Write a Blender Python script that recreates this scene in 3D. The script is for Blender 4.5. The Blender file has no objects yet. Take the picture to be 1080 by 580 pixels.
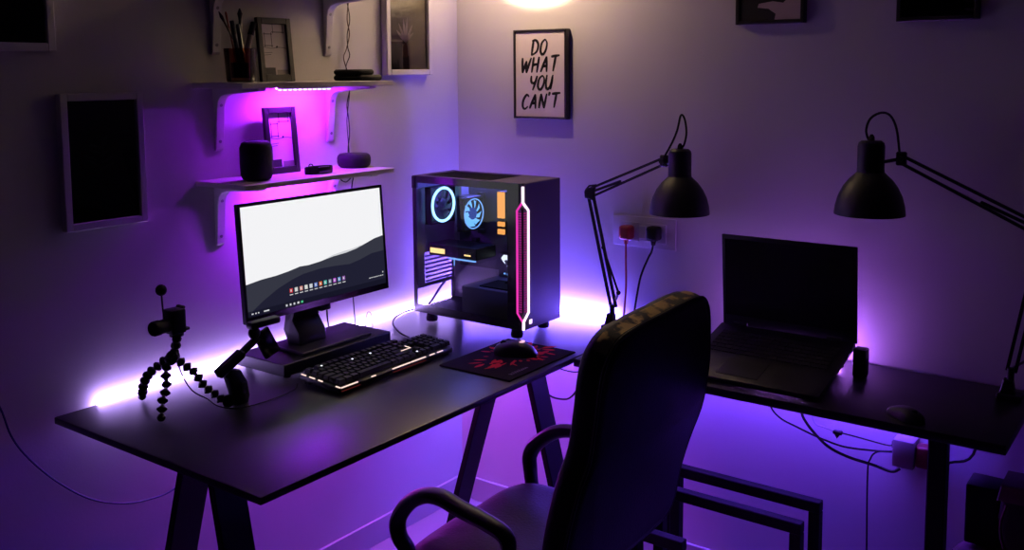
import bpy, bmesh, math, random
from mathutils import Vector as V, Matrix
random.seed(7)
C = bpy.context.scene.collection
sc = bpy.context.scene
PI = math.pi
W = {}

# ------------------------------------------------------------------ materials
def mat(name, col, rough=.5, metal=0, spec=.5, emit=None, estr=1, bump=0, bscale=80, var=0, vscale=6, coat=0):
    m = bpy.data.materials.new(name); m.use_nodes = True
    nt = m.node_tree; b = nt.nodes['Principled BSDF']
    b.inputs['Base Color'].default_value = (*col, 1)
    b.inputs['Roughness'].default_value = rough
    b.inputs['Metallic'].default_value = metal
    b.inputs['Specular IOR Level'].default_value = spec
    b.inputs['Coat Weight'].default_value = coat
    if emit:
        b.inputs['Emission Color'].default_value = (*emit, 1)
        b.inputs['Emission Strength'].default_value = estr
    if bump or var:
        tc = nt.nodes.new('ShaderNodeTexCoord')
    if bump:
        n = nt.nodes.new('ShaderNodeTexNoise'); n.inputs['Scale'].default_value = bscale; n.inputs['Detail'].default_value = 4
        nt.links.new(tc.outputs['Object'], n.inputs['Vector'])
        bp = nt.nodes.new('ShaderNodeBump'); bp.inputs['Strength'].default_value = bump; bp.inputs['Distance'].default_value = .002
        nt.links.new(n.outputs['Fac'], bp.inputs['Height']); nt.links.new(bp.outputs['Normal'], b.inputs['Normal'])
    if var:
        n2 = nt.nodes.new('ShaderNodeTexNoise'); n2.inputs['Scale'].default_value = vscale; n2.inputs['Detail'].default_value = 5
        nt.links.new(tc.outputs['Object'], n2.inputs['Vector'])
        mr = nt.nodes.new('ShaderNodeMapRange'); mr.inputs['To Min'].default_value = rough - var; mr.inputs['To Max'].default_value = rough + var
        nt.links.new(n2.outputs['Fac'], mr.inputs['Value']); nt.links.new(mr.outputs['Result'], b.inputs['Roughness'])
    return m

def glow(name, col, strength):
    m = bpy.data.materials.new(name); m.use_nodes = True
    nt = m.node_tree; nt.nodes.clear()
    o = nt.nodes.new('ShaderNodeOutputMaterial'); e = nt.nodes.new('ShaderNodeEmission')
    e.inputs['Color'].default_value = (*col, 1); e.inputs['Strength'].default_value = strength
    nt.links.new(e.outputs[0], o.inputs[0])
    return m

def pane(name, tint=(1, 1, 1), ior=1.45, rough=.0, extra=0.0):
    """clear sheet of glass: transmits straight through, reflects by fresnel"""
    m = bpy.data.materials.new(name); m.use_nodes = True
    nt = m.node_tree; nt.nodes.clear()
    o = nt.nodes.new('ShaderNodeOutputMaterial'); t = nt.nodes.new('ShaderNodeBsdfTransparent')
    g = nt.nodes.new('ShaderNodeBsdfGlossy'); mx = nt.nodes.new('ShaderNodeMixShader'); f = nt.nodes.new('ShaderNodeFresnel')
    t.inputs['Color'].default_value = (*tint, 1); g.inputs['Roughness'].default_value = rough
    f.inputs['IOR'].default_value = ior
    a = nt.nodes.new('ShaderNodeMath'); a.operation = 'ADD'; a.inputs[1].default_value = extra
    nt.links.new(f.outputs[0], a.inputs[0]); nt.links.new(a.outputs[0], mx.inputs[0])
    nt.links.new(t.outputs[0], mx.inputs[1]); nt.links.new(g.outputs[0], mx.inputs[2]); nt.links.new(mx.outputs[0], o.inputs[0])
    return m

M = dict(
    wall=mat('wall paint', (.52, .50, .50), .9, bump=.14, bscale=140),
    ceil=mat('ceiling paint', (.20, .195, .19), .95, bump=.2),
    floor=mat('floor tile', (.30, .29, .29), .45, bump=.1, bscale=15),
    skirt=mat('skirting tile', (.42, .40, .42), .5),
    white=mat('white paint', (.54, .52, .52), .5),
    whiteplastic=mat('white plastic', (.42, .40, .41), .45),
    shelf=mat('white shelf foil', (.50, .46, .45), .5),
    desk=mat('black brown desk foil', (.008, .007, .0085), .345, spec=.40, bump=.03, bscale=90, var=.012, vscale=5),
    blackmetal=mat('black powder coat', (.007, .0065, .0075), .6, spec=.12),
    black=mat('black plastic', (.008, .008, .009), .45, spec=.3),
    blackgloss=mat('black gloss', (.008, .008, .009), .18),
    rubber=mat('black rubber', (.009, .009, .009), .75, spec=.25),
    fabric=mat('black speaker cloth', (.012, .012, .016), .9, bump=.5, bscale=600),
    leather=mat('black leather', (.006, .0055, .006), .55, spec=.12, bump=.35, bscale=160),
    mesh=mat('dark grey panel', (.035, .03, .034), .55),
    casegrey=mat('case front paint', (.075, .055, .085), .55),
    darkwood=mat('black frame wood', (.014, .011, .011), .45),
    paper=mat('print paper', (.72, .66, .66), .8),
    satinpaper=mat('satin print paper', (.74, .66, .64), .22),
    ink=mat('black ink', (.012, .01, .012), .8),
    darkart=mat('dark print', (.006, .006, .007), .8),
    greyink=mat('grey ink', (.03, .028, .03), .8),
    pinkpaper=mat('pale print paper', (.48, .36, .40), .8),
    artbg=mat('photo backdrop tone', (.25, .21, .14), .8),
    arttable=mat('photo dark brown', (.05, .025, .016), .8),
    artbottle=mat('photo brown bottle', (.13, .045, .02), .8),
    artleaf=mat('photo pale leaves', (.75, .66, .54), .8),
    lamp=mat('black lamp enamel', (.010, .0095, .009), .45, spec=.35),
    lampin=mat('lamp inner white', (.5, .5, .48), .5),
    bulb=mat('bulb glass', (.6, .6, .58), .3),
    steel=mat('dim steel', (.25, .24, .25), .35, metal=1),
    chrome=mat('bright steel', (.6, .6, .62), .2, metal=1),
    amber=pane('amber glass', (.85, .55, .38), 1.5, .02, .03),
    glass=pane('frame glass', (1, 1, 1), 1.5),
    caseglass=pane('tinted case glass', (.80, .80, .86), 1.5, 0, 0),
    pen1=mat('dark blue pen', (.01, .012, .03), .4), pen2=mat('dark brown brush handle', (.06, .022, .012), .4),
    pen3=mat('grey marker', (.25, .21, .19), .5), pen4=mat('red pencil', (.25, .04, .03), .5),
    red=mat('red plastic plug', (.32, .018, .02), .45),
    redpad=mat('red print', (.45, .014, .018), .85, spec=.1),
    pad=mat('mousepad cloth', (.006, .003, .0045), .9, spec=.08, bump=.3, bscale=500),
    padtext=mat('mousepad grey print', (.16, .13, .14), .85),
    pouf=mat('red upholstery', (.10, .012, .03), .8, bump=.3, bscale=200),
    bag=mat('brown canvas bag', (.10, .055, .045), .9, bump=.4, bscale=150),
    bagdark=mat('dark canvas', (.02, .016, .016), .9),
    bluecable=mat('blue cable jacket', (.015, .02, .12), .5),
    violetcable=mat('violet braided cable', (.05, .03, .10), .6),
    key=mat('keycap plastic', (.009, .009, .011), .55, spec=.25),
    board=mat('circuit board', (.05, .045, .065), .5),
    metalgrey=mat('grey steel sheet', (.22, .21, .24), .5),
    shroud=mat('satin grey shroud', (.20, .17, .22), .5),
    blockplastic=mat('greyed plastic', (.26, .25, .25), .5), darkred=mat('dark red plastic', (.12, .012, .012), .5),
    copper=mat('orange card', (.3, .1, .03), .5),
    # things that give off light
    led_white=glow('led diode', (.80, .80, 1), 3.2),
    strip_left=glow('led strip violet white', (.50, .33, 1), 46),
    strip_back=glow('led strip violet', (.17, .095, 1), 480),
    strip_laptop=glow('led strip pink violet', (.44, .14, 1), 215),
    strip_under=glow('led strip under desk', (.145, .045, 1), 215),
    strip_underl=glow('led strip under desk magenta', (.60, .03, 1), 150),
    bar=glow('shelf light bar', (.32, .012, 1), 760),
    ring=glow('fan ring blue', (.25, .60, 1), 3.6),
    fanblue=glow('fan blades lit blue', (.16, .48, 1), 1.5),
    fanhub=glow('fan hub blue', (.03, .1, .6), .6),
    ram=glow('memory light orange', (1, .42, .10), 1.25),
    yellow=glow('card light yellow', (1, .68, .25), 1.6),
    logo=glow('chipset light', (.75, .85, 1), 1.5),
    cyanline=glow('card edge light', (.2, .45, 1), 1.3),
    casefill=glow('case inner fill light', (.14, .15, 1), 150),
    hotwhite=glow('front strip white', (1, .72, .95), 1.8),
    hotpink=glow('front strip pink', (1, .045, .55), .85),
    dimpink=glow('front mesh light', (.75, .03, .38), .55),
    pinkmesh=mat('front mesh tinted pink', (.12, .02, .10), .5),
    keyglow=glow('keyboard light', (1, .72, .62), 1.1),
    keyred=glow('keyboard red rim', (.5, .06, .06), .16),
    keydot=glow('indicator light', (.85, .9, 1), 1.3),
    mouselogo=glow('mouse logo light', (1, .55, .65), 1.1),
    sky=glow('screen sky', (.90, .90, .92), 1.0),
    dune1=glow('screen near haze', (.62, .63, .66), 1.0),
    dune2=glow('screen ridge', (.035, .037, .055), 1.0),
    dune3=glow('screen front dune', (.014, .014, .032), 1.0),
    taskbar=glow('screen task bar', (.008, .008, .02), 1.0),
)
for i, c in enumerate([(.7, .05, .06), (.75, .75, .75), (.8, .35, .3), (.85, .85, .8), (.7, .75, .8), (.2, .3, .75), (.85, .2, .05), (.1, .6, .5), (.25, .3, .4), (.55, .12, .75), (.15, .35, .75), (.35, .15, .5)]):
    M['icon%d' % i] = glow('screen icon tone %d' % i, c, .8)
M['iconw'] = glow('screen white', (.8, .8, .85), .8)
M['icong'] = glow('screen green', (.1, .7, .35), .8)

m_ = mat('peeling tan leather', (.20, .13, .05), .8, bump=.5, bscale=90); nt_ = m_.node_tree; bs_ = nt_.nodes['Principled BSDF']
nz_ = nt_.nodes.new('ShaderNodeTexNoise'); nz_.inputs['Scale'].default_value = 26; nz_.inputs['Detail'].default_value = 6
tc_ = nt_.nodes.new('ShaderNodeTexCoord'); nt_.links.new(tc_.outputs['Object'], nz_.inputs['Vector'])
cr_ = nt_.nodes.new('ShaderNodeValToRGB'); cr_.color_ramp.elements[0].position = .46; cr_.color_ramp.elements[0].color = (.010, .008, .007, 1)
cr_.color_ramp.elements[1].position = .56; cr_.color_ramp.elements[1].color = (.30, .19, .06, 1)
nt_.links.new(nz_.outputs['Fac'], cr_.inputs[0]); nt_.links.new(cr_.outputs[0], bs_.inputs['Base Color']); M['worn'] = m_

# ------------------------------------------------------------------ mesh builder
def frame_of(d):
    d = V(d).normalized(); a = V((0, 0, 1)) if abs(d.z) < .9 else V((1, 0, 0))
    x = a.cross(d).normalized(); y = d.cross(x)
    return x, y, d

def spline(pts, n=6):
    pts = [V(p) for p in pts]
    if len(pts) < 3: return pts
    out = []
    for i in range(len(pts) - 1):
        p0 = pts[max(i - 1, 0)]; p1 = pts[i]; p2 = pts[i + 1]; p3 = pts[min(i + 2, len(pts) - 1)]
        for k in range(n):
            t = k / n
            out.append(.5 * ((2 * p1) + (p2 - p0) * t + (2 * p0 - 5 * p1 + 4 * p2 - p3) * t * t + (3 * p1 - p0 - 3 * p2 + p3) * t ** 3))
    out.append(pts[-1]); return out

class MB:
    def __init__(s): s.bm = bmesh.new(); s.mats = []
    def mi(s, m):
        m = M[m] if isinstance(m, str) else m
        if m not in s.mats: s.mats.append(m)
        return s.mats.index(m)
    def faces(s, vs, fs, m, smooth=False):
        k = s.mi(m); bv = [s.bm.verts.new(v) for v in vs]; out = []
        for f in fs:
            try:
                q = s.bm.faces.new([bv[i] for i in f]); q.material_index = k; q.smooth = smooth; out.append(q)
            except ValueError: pass
        return bv, out
    def box(s, lo, hi, m, bev=0, seg=2, mx=None):
        t = bmesh.new()
        bmesh.ops.create_cube(t, size=1)
        for v in t.verts:
            v.co = V([(lo[i] + hi[i]) / 2 + v.co[i] * (hi[i] - lo[i]) for i in range(3)])
        if bev: bmesh.ops.bevel(t, geom=t.edges[:] , offset=bev, segments=seg, profile=.5, affect='EDGES')
        s.merge(t, m, mx, smooth=bool(bev)); return s
    def merge(s, t, m, mx=None, smooth=True):
        t.verts.index_update()
        vs = [(mx @ v.co if mx else v.co.copy()) for v in t.verts]
        s.faces(vs, [[v.index for v in f.verts] for f in t.faces], m, smooth); t.free()
    def tube(s, pts, r, m, n=8, smooth=True, closed=False, sq=None, caps=True):
        """sweep; r number or list; sq=(a,b) gives an oval/flat section"""
        pts = [V(p) for p in pts]; N = len(pts)
        rr = r if isinstance(r, (list, tuple)) else [r] * N
        vs = []; up = None
        for i, p in enumerate(pts):
            d = (pts[(i + 1) % N] - pts[i - 1]) if closed else (pts[min(i + 1, N - 1)] - pts[max(i - 1, 0)])
            d = d.normalized() if d.length > 1e-9 else V((0, 0, 1))
            if up is None: x, y, _ = frame_of(d)
            else:
                x = up - d * up.dot(d)
                x = x.normalized() if x.length > 1e-6 else frame_of(d)[0]
                y = d.cross(x)
            up = x
            a, b = sq if sq else (1, 1)
            for k in range(n):
                t = 2 * PI * k / n
                vs.append(p + x * (math.cos(t) * rr[i] * a) + y * (math.sin(t) * rr[i] * b))
        fs = []
        for i in range(N if closed else N - 1):
            j = (i + 1) % N
            for k in range(n):
                fs.append((i * n + k, i * n + (k + 1) % n, j * n + (k + 1) % n, j * n + k))
        if not closed and caps: fs += [tuple(range(n - 1, -1, -1)), tuple((N - 1) * n + k for k in range(n))]
        s.faces(vs, fs, m, smooth); return s
    def bar(s, a, b, w, h, m, up=(0, 0, 1), bev=0):
        """rectangular bar from a to b, w across, h along up"""
        a, b = V(a), V(b); d = (b - a); L = d.length; d.normalize()
        x = V(up).cross(d)
        x = x.normalized() if x.length > 1e-6 else V((1, 0, 0)); z = d.cross(x)
        mx = Matrix(((x.x, d.x, z.x, a.x), (x.y, d.y, z.y, a.y), (x.z, d.z, z.z, a.z), (0, 0, 0, 1)))
        s.box((-w / 2, 0, -h / 2), (w / 2, L, h / 2), m, bev, 1, mx); return s
    def lathe(s, prof, m, o=(0, 0, 0), axis=(0, 0, 1), n=32, cap=True, smooth=True):
        x, y, d = frame_of(axis); o = V(o); vs = []; fs = []
        for (r, z) in prof:
            for k in range(n):
                t = 2 * PI * k / n
                vs.append(o + d * z + (x * math.cos(t) + y * math.sin(t)) * max(r, 1e-5))
        for i in range(len(prof) - 1):
            for k in range(n):
                fs.append((i * n + k, i * n + (k + 1) % n, (i + 1) * n + (k + 1) % n, (i + 1) * n + k))
        if cap: fs += [tuple(range(n - 1, -1, -1)), tuple((len(prof) - 1) * n + k for k in range(n))]
        s.faces(vs, fs, m, smooth); return s
    def cyl(s, a, b, r, m, n=20):
        a, b = V(a), V(b); return s.lathe([(r, 0), (r, (b - a).length)], m, a, b - a, n)
    def ball(s, c, r, m, sc_=(1, 1, 1), seg=16):
        t = bmesh.new(); bmesh.ops.create_uvsphere(t, u_segments=seg, v_segments=seg // 2 + 2, radius=1)
        for v in t.verts: v.co = V(c) + V([v.co[i] * r * sc_[i] for i in range(3)])
        s.merge(t, m); return s
    def prism(s, poly, ext, m, bev=0, seg=2):
        """poly: list of 3D points; ext: extrusion vector"""
        t = bmesh.new(); e = V(ext); n = len(poly)
        a = [t.verts.new(V(p)) for p in poly]; b = [t.verts.new(V(p) + e) for p in poly]
        t.faces.new(a[::-1]); t.faces.new(b)
        for i in range(n): t.faces.new((a[i], a[(i + 1) % n], b[(i + 1) % n], b[i]))
        bmesh.ops.recalc_face_normals(t, faces=t.faces)
        if bev:
            cap = [ed for ed in t.edges if not (ed.verts[0].co - ed.verts[1].co).normalized().cross(e.normalized()).length < 1e-3]
            bmesh.ops.bevel(t, geom=cap, offset=bev, segments=seg, profile=.5, affect='EDGES')
        s.merge(t, m, smooth=bool(bev)); return s
    def poly(s, pts, m):
        s.faces(pts, [tuple(range(len(pts)))], m); return s
    def build(s, name, parent=None, loc=None, sub=0, sharp=35):
        me = bpy.data.meshes.new(name)
        base = V(W[parent.name]) if parent else V(loc or (0, 0, 0))
        for v in s.bm.verts: v.co -= base
        bmesh.ops.recalc_face_normals(s.bm, faces=s.bm.faces)
        s.bm.to_mesh(me); s.bm.free()
        for m in s.mats: me.materials.append(m)
        me.set_sharp_from_angle(angle=math.radians(sharp))
        o = bpy.data.objects.new(name, me); C.objects.link(o)
        if parent: o.parent = parent; W[o.name] = tuple(base)
        else: o.location = base; W[o.name] = tuple(base)
        if sub:
            md = o.modifiers.new('smooth', 'SUBSURF'); md.levels = sub; md.render_levels = sub
        return o

def tag(o, label, cat, group=None):
    o['label'] = label; o['category'] = cat
    if group: o['group'] = group
    return o
def thing(name, label, cat, loc, group=None):
    o = bpy.data.objects.new(name, None); C.objects.link(o); o.location = loc; W[o.name] = tuple(loc)
    o.empty_display_size = .05
    return tag(o, label, cat, group)
def struct(mb, name):
    o = mb.build(name); o['kind'] = 'structure'; return o

# ------------------------------------------------------------------ setting
RX, RY, RZ = 4.2, -4.2, 2.6
struct(MB().box((-.1, RY, -.1), (RX, .1, 0), 'floor'), 'floor')
struct(MB().box((-.1, RY, 0), (0, .1, RZ), 'wall'), 'wall_left')
struct(MB().box((0, 0, 0), (RX, .1, RZ), 'wall'), 'wall_back')
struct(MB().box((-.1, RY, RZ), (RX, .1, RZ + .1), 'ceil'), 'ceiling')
b = MB().box((0, RY, 0), (.010, 0, .083), 'skirt', .002, 1); struct(b, 'baseboard_left')
b = MB().box((.010, -.010, 0), (RX, 0, .083), 'skirt', .002, 1); struct(b, 'baseboard_back')

# ------------------------------------------------------------------ desks
DZ = .75
t = thing('desk', 'long black desk along the left wall carrying the monitor and computer', 'desk', (.4, -.8, 0))
MB().box((.022, -1.5105, DZ - .0165), (.755, -.022, DZ), 'desk', .003, 2).build('tabletop', t)
def trestle(y0, l1, l2, wid):
    r = MB().bar((.10, y0 + .04, DZ - .026), (.68, y0 + .04, DZ - .026), .05, .016, 'blackmetal').build('trestle', t)
    for (xt, xb) in (l1, l2):
        pr = [(xt, y0, .727), (xt + .02, y0, .727), (xb + .02, y0, 0), (xb, y0, 0)]
        mb = MB().prism(pr, (0, wid, 0), 'blackmetal', .002, 1)
        mb.build('leg', r)
    f = lambda z, l: l[1] + (l[0] - l[1]) * z / .727
    MB().bar((f(.25, l1) + .01, y0 + wid / 2, .25), (f(.25, l2) + .01, y0 + wid / 2, .25), .03, .02, 'blackmetal') if False else None
trestle(-1.44, (.402, .178), (.485, .635), .078)
trestle(-.40, (.442, .222), (.548, .735), .078)
g = thing('side_desk', 'shorter black desk along the back wall under the laptop', 'desk', (1.3, -.23, 0))
MB().box((.760, -.4385, DZ - .022), (1.8373, -.022, DZ), 'desk', .003, 2).build('tabletop', g)
for (x, y, w) in ((1.685, -.34, .04), (1.640, -.12, .036), (.90, -.34, .04), (.90, -.12, .036)):
    MB().box((x - w / 2, y - w / 2, 0), (x + w / 2, y + w / 2, DZ - .0221), 'blackmetal', .003, 1).build('leg', g)

# ------------------------------------------------------------------ led strips
def strip(name, label, a, b, m, size=(.006, .012)):
    a, b = V(a), V(b)
    mb = MB(); lo = [min(a[i], b[i]) for i in range(3)]; hi = [max(a[i], b[i]) for i in range(3)]
    mb.box(lo, hi, m); o = mb.build(name, loc=(a + b) / 2); return tag(o, label, 'led strip')
strip('led_strip', 'glowing light strip on the rear edge of the long desk by the left wall', (.013, -1.40, .742), (.0218, -.02, .7530), 'strip_left')
strip('led_strip', 'glowing light strip behind the computer case along the back wall', (.03, -.0218, .742), (.655, -.013, .7530), 'strip_back')
strip('led_strip', 'glowing pink light strip lying on the side desk behind the laptop', (1.13, -.078, .7504), (1.375, -.069, .7590), 'strip_laptop')
strip('led_strip', 'purple light strip stuck under the long desk near the left wall', (.04, -1.04, .727), (.052, -.15, .733), 'strip_underl')
strip('led_strip', 'purple light strip stuck under the side desk near the back wall', (.35, -.062, .7215), (1.60, -.05, .7275), 'strip_under')

# ------------------------------------------------------------------ shelves
def bracket(parent, y, zu, lean=0):
    """white steel bracket with a leg on the wall and an arm under the board"""
    w = .026; P = []
    h = .167; L = .185
    prof = [(0, zu), (L, zu), (L + .003, zu - .003), (L, zu - .007), (.055, zu - .016), (.034, zu - .022), (.022, zu - .034), (.017, zu - .052), (.008, zu - h + .006), (.003, zu - h), (0, zu - h)]
    r = MB().prism([(x + .0003, y - w / 2, z - .0003) for x, z in prof], (0, w, 0), 'white', .0015, 1).build('bracket', parent)
    for dz in (.045, .142):
        x = .0185 if dz < .1 else .0095
        MB().cyl((x - .004, y, zu - dz), (x + .0015, y, zu - dz - .0006), .0045, 'steel', 10).build('screw', r)
def shelf(label, ys, ye, zt, zb, by):
    s = thing('wall_shelf', label, 'shelf', (.1, (ys + ye) / 2, zb), 'white bracket shelves on the left wall')
    MB().box((.0005, ys, zb), (.204, ye, zt), 'shelf', .0012, 1).build('board', s)
    for y in by: bracket(s, y, zb)
    return s
shelf('lower white shelf holding the two smart speakers', -1.0876, -.5452, 1.2581, 1.2446, (-1.020, -.612))
shelf('middle white shelf holding the pen tumbler and black discs', -1.0876, -.5452, 1.5148, 1.5000, (-1.012, -.612))
shelf('topmost white shelf, cut off by the top of the picture', -1.0876, -.5452, 1.7700, 1.7560, (-1.012, -.612))

def lightbar(label, y0, y1, z, x=.066, n=11):
    t = thing('light_bar', label, 'light bar', (x, (y0 + y1) / 2, z), 'light bars under the shelves')
    MB().box((x - .007, y0, z - .003), (x + .007, y1, z), 'white').build('housing', t)
    MB().box((x + .0072, y0, z - .0058), (x + .0090, y1, z), 'white').build('lip', t)
    MB().box((x - .006, y0 + .004, z - .0048), (x + .006, y1 - .004, z - .0031), 'bar').build('diffuser', t)
    mb = MB()
    for i in range(n):
        y = y0 + .01 + (y1 - y0 - .02) * i / (n - 1)
        mb.box((x + .0020, y - .0060, z - .0098), (x + .0085, y + .0060, z - .0062), 'led_white', .002, 1)
    mb.build('diode', t)
lightbar('row of bright white diodes fixed under the middle shelf', -.866, -.665, 1.4999)
lightbar('purple glowing bar under the lower shelf behind the monitor top', -.89, -.66, 1.2445)

# ------------------------------------------------------------------ picture frames
def wall_frame(name, label, wall, a0, a1, z0, z1, fr, m, dep=.02, group=None, art=None, rec=.45, glazed=True):
    """frame flat on a wall: wall 'L' (x=0, along y) or 'B' (y=0, along x)"""
    if wall == 'L': P = lambda a, z, d: V((d + .0005, a, z))
    else: P = lambda a, z, d: V((a, -d - .0005, z))
    t = thing(name, label, 'picture', P((a0 + a1) / 2, z0, 0), group)
    mb = MB()
    for (u0, u1, w0, w1) in ((a0, a0 + fr, z0, z1), (a1 - fr, a1, z0, z1), (a0 + fr, a1 - fr, z0, z0 + fr), (a0 + fr, a1 - fr, z1 - fr, z1)):
        p, q = P(u0, w0, 0), P(u1, w1, dep)
        mb.box([min(p[i], q[i]) for i in range(3)], [max(p[i], q[i]) for i in range(3)], m, .0015, 1)
    mb.build('frame', t)
    Q = lambda u, v, d=0: P(a0 + fr + (a1 - a0 - 2 * fr) * u, z0 + fr + (z1 - z0 - 2 * fr) * v, dep * rec + d)
    mb = MB(); art(mb, Q, (a1 - a0 - 2 * fr), (z1 - z0 - 2 * fr)); mb.build('artwork', t)
    if glazed:
        mb = MB(); mb.poly([Q(0, 0, .005), Q(1, 0, .005), Q(1, 1, .005), Q(0, 1, .005)], 'glass'); mb.build('glazing', t)
    return t
def stroke(mb, Q, pts, w, m, d=.0006, asp=1, taper=True):
    """a flat brush stroke through (u,v) points; w in v units; asp = width/height of the sheet"""
    pp = spline([(p[0] * asp, p[1], 0) for p in pts], 5)
    n = len(pp)
    for i in range(n - 1):
        a, b = pp[i], pp[i + 1]; dd = (b - a)
        if dd.length < 1e-6: continue
        nn = V((-dd.y, dd.x, 0)).normalized()
        f = lambda k: w * (.55 + .55 * math.sin(PI * min(1, (k + .5) / n) ** .8)) if taper else w
        wa, wb = f(i), f(i + 1); e = dd * .15
        q = [a - e + nn * wa / 2, b + e + nn * wb / 2, b + e - nn * wb / 2, a - e - nn * wa / 2]
        mb.poly([Q(p.x / asp, p.y, d) for p in q], m)
def leaf(mb, Q, c, ang, L, wd, m, asp, d=.0006):
    pts = []
    for i in range(13):
        s = i / 12; pts.append((s * L, math.sin(PI * s) ** .8 * wd))
    pts += [(x, -y) for x, y in pts[::-1][1:-1]]
    ca, sa = math.cos(ang), math.sin(ang)
    mb.poly([Q((c[0] * asp + x * ca - y * sa) / asp, c[1] + x * sa + y * ca, d) for x, y in pts], m)
def sheet(mb, Q, m): mb.poly([Q(0, 0), Q(1, 0), Q(1, 1), Q(0, 1)], m)

LET = {
    'D': [[(.15, 1), (.12, .5), (.1, 0)], [(-.05, .93), (.45, .98), (.85, .7), (.75, .25), (.1, .0)]],
    'O': [[(.55, 1), (.15, .75), (.1, .25), (.45, 0), (.8, .3), (.85, .75), (.55, 1)]],
    'W': [[(.0, 1), (.1, .5), (.2, .02)], [(.2, .02), (.4, .45), (.55, .8)], [(.55, .8), (.6, .4), (.7, .02)], [(.7, .02), (.9, .55), (1.1, 1)]],
    'H': [[(.1, 1), (.08, .5), (.05, 0)], [(.05, .48), (.4, .52), (.8, .56)], [(.82, 1.02), (.78, .5), (.75, 0)]],
    'A': [[(.0, 0), (.3, .55), (.55, 1)], [(.55, 1), (.68, .5), (.8, 0)], [(.2, .36), (.5, .38), (.75, .4)]],
    'T': [[(-.1, .95), (.4, .99), (1.0, 1.03)], [(.5, 1), (.44, .5), (.38, 0)]],
    'Y': [[(.1, 1), (.15, .65), (.4, .48), (.75, .62)], [(.9, 1), (.72, .5), (.5, 0)]],
    'U': [[(.1, 1), (.08, .4), (.3, .03), (.65, .15), (.82, .6), (.88, 1)], [(.86, .9), (.83, .4), (.8, 0)]],
    'C': [[(.85, .85), (.5, 1), (.12, .6), (.15, .15), (.5, .0), (.85, .18)]],
    'N': [[(.08, 0), (.1, .5), (.14, 1)], [(.14, 1), (.45, .5), (.75, 0)], [(.75, 0), (.82, .5), (.9, 1.02)]],
    "'": [[(.10, 1.1), (.06, .98), (.0, .84)]],
}
def quote(mb, Q, w, h):
    sheet(mb, Q, 'satinpaper'); asp = w / h
    lines = [('DO', .315, .725, .180, .175), ('WHAT', .105, .515, .180, .196), ('YOU', .275, .312, .170, .160), ("CAN'T", .115, .088, .170, .185)]
    for txt, x0, y0, hh, adv in lines:
        x = x0
        for ch in txt:
            k = .150 if ch != 'W' else .165
            for st in LET[ch]:
                stroke(mb, Q, [(x + p[0] * k + (p[1] - .0) * hh * .22, y0 + p[1] * hh + (x - x0) * .035) for p in st], .031, 'ink', .0006, asp)
            x += adv * {"'": .42, 'W': 1.12, 'C': .92}.get(ch, .98 if len(txt) > 3 else 1.0)
wall_frame('framed_quote', 'black framed handwritten motto print on the back wall below the lamp glow', 'B', .2600, .4690, 1.383, 1.674, .0078, 'darkwood', .026, art=quote, rec=.80, glazed=False)

def dark_leaves(mb, Q, w, h):
    sheet(mb, Q, 'darkart'); asp = w / h
    for i in range(9):
        leaf(mb, Q, (.42 + .03 * (i % 3), .42 + .028 * i), (2.6 if i % 2 else .35) + .05 * i, .16 - .008 * i, .012, 'greyink', asp)
    stroke(mb, Q, [(.45, .38), (.5, .55), (.53, .72)], .008, 'greyink', .0007, asp)
wall_frame('framed_dark_print', 'pale framed dark print left of the shelves at mid height', 'L', -1.4560, -1.2440, 1.1735, 1.4945, .0175, 'white', .022, 'pale framed dark prints', dark_leaves)
wall_frame('framed_dark_print', 'pale framed dark print cut off in the upper left corner', 'L', -1.6900, -1.4575, 1.5915, 1.9120, .0185, 'white', .022, 'pale framed dark prints', dark_leaves)

def vase_art(mb, Q, w, h):
    asp = w / h; sheet(mb, Q, 'artbg')
    mb.poly([Q(0, 0, .0003), Q(.36, 0, .0003), Q(.36, .30, .0003), Q(0, .30, .0003)], 'greyink')
    mb.poly([Q(0, .295, .0005), Q(.46, .295, .0005), Q(.46, .318, .0005), Q(0, .318, .0005)], 'arttable')
    mb.poly([Q(.36, 0, .0006), Q(.54, 0, .0006), Q(.53, .16, .0006), Q(.37, .16, .0006)], 'arttable')
    mb.poly([Q(.38, .14, .0007), Q(.51, .14, .0007), Q(.50, .25, .0007), Q(.46, .31, .0007), Q(.43, .31, .0007), Q(.38, .25, .0007)], 'artbottle')
    for a, L in ((1.05, .24), (1.45, .30), (1.70, .28), (2.05, .25), (2.4, .21), (.72, .18)):
        leaf(mb, Q, (.45, .31), a, L, .017, 'artleaf', asp, .0008)
wall_frame('framed_plant_photo', 'white framed photo of pale leaves in a brown bottle near the corner', 'L', -.3800, -.1610, 1.5290, 1.8470, .0180, 'white', .026, art=vase_art)

def monstera(mb, Q, w, h):
    asp = w / h; sheet(mb, Q, 'pinkpaper')
    mb.poly([Q(0, 0, .0004), Q(.58, 0, .0004), Q(.60, .06, .0004), Q(.48, .115, .0004), Q(.30, .13, .0004), Q(.32, .17, .0004), Q(.55, .19, .0004), Q(.72, .17, .0004), Q(.80, .22, .0004), Q(.86, .4, .0004), Q(.7, .8, .0004), Q(.3, .9, .0004), Q(0, .9, .0004)], 'darkart')
    for p in ([(.60, .2), (.62, .4), (.6, .6)], [(.73, .2), (.72, .4), (.68, .6)], [(.1, .25), (.3, .3), (.5, .42)]):
        stroke(mb, Q, p, .012, 'greyink', .0007, asp)
wall_frame('framed_leaf_print', 'black framed print of a dark leaf on pinkish paper, top edge, left of two', 'B', 1.0390, 1.2370, 1.6655, 1.9550, .0110, 'darkwood', .024, 'black framed botanical prints', monstera, .8, False)
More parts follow.
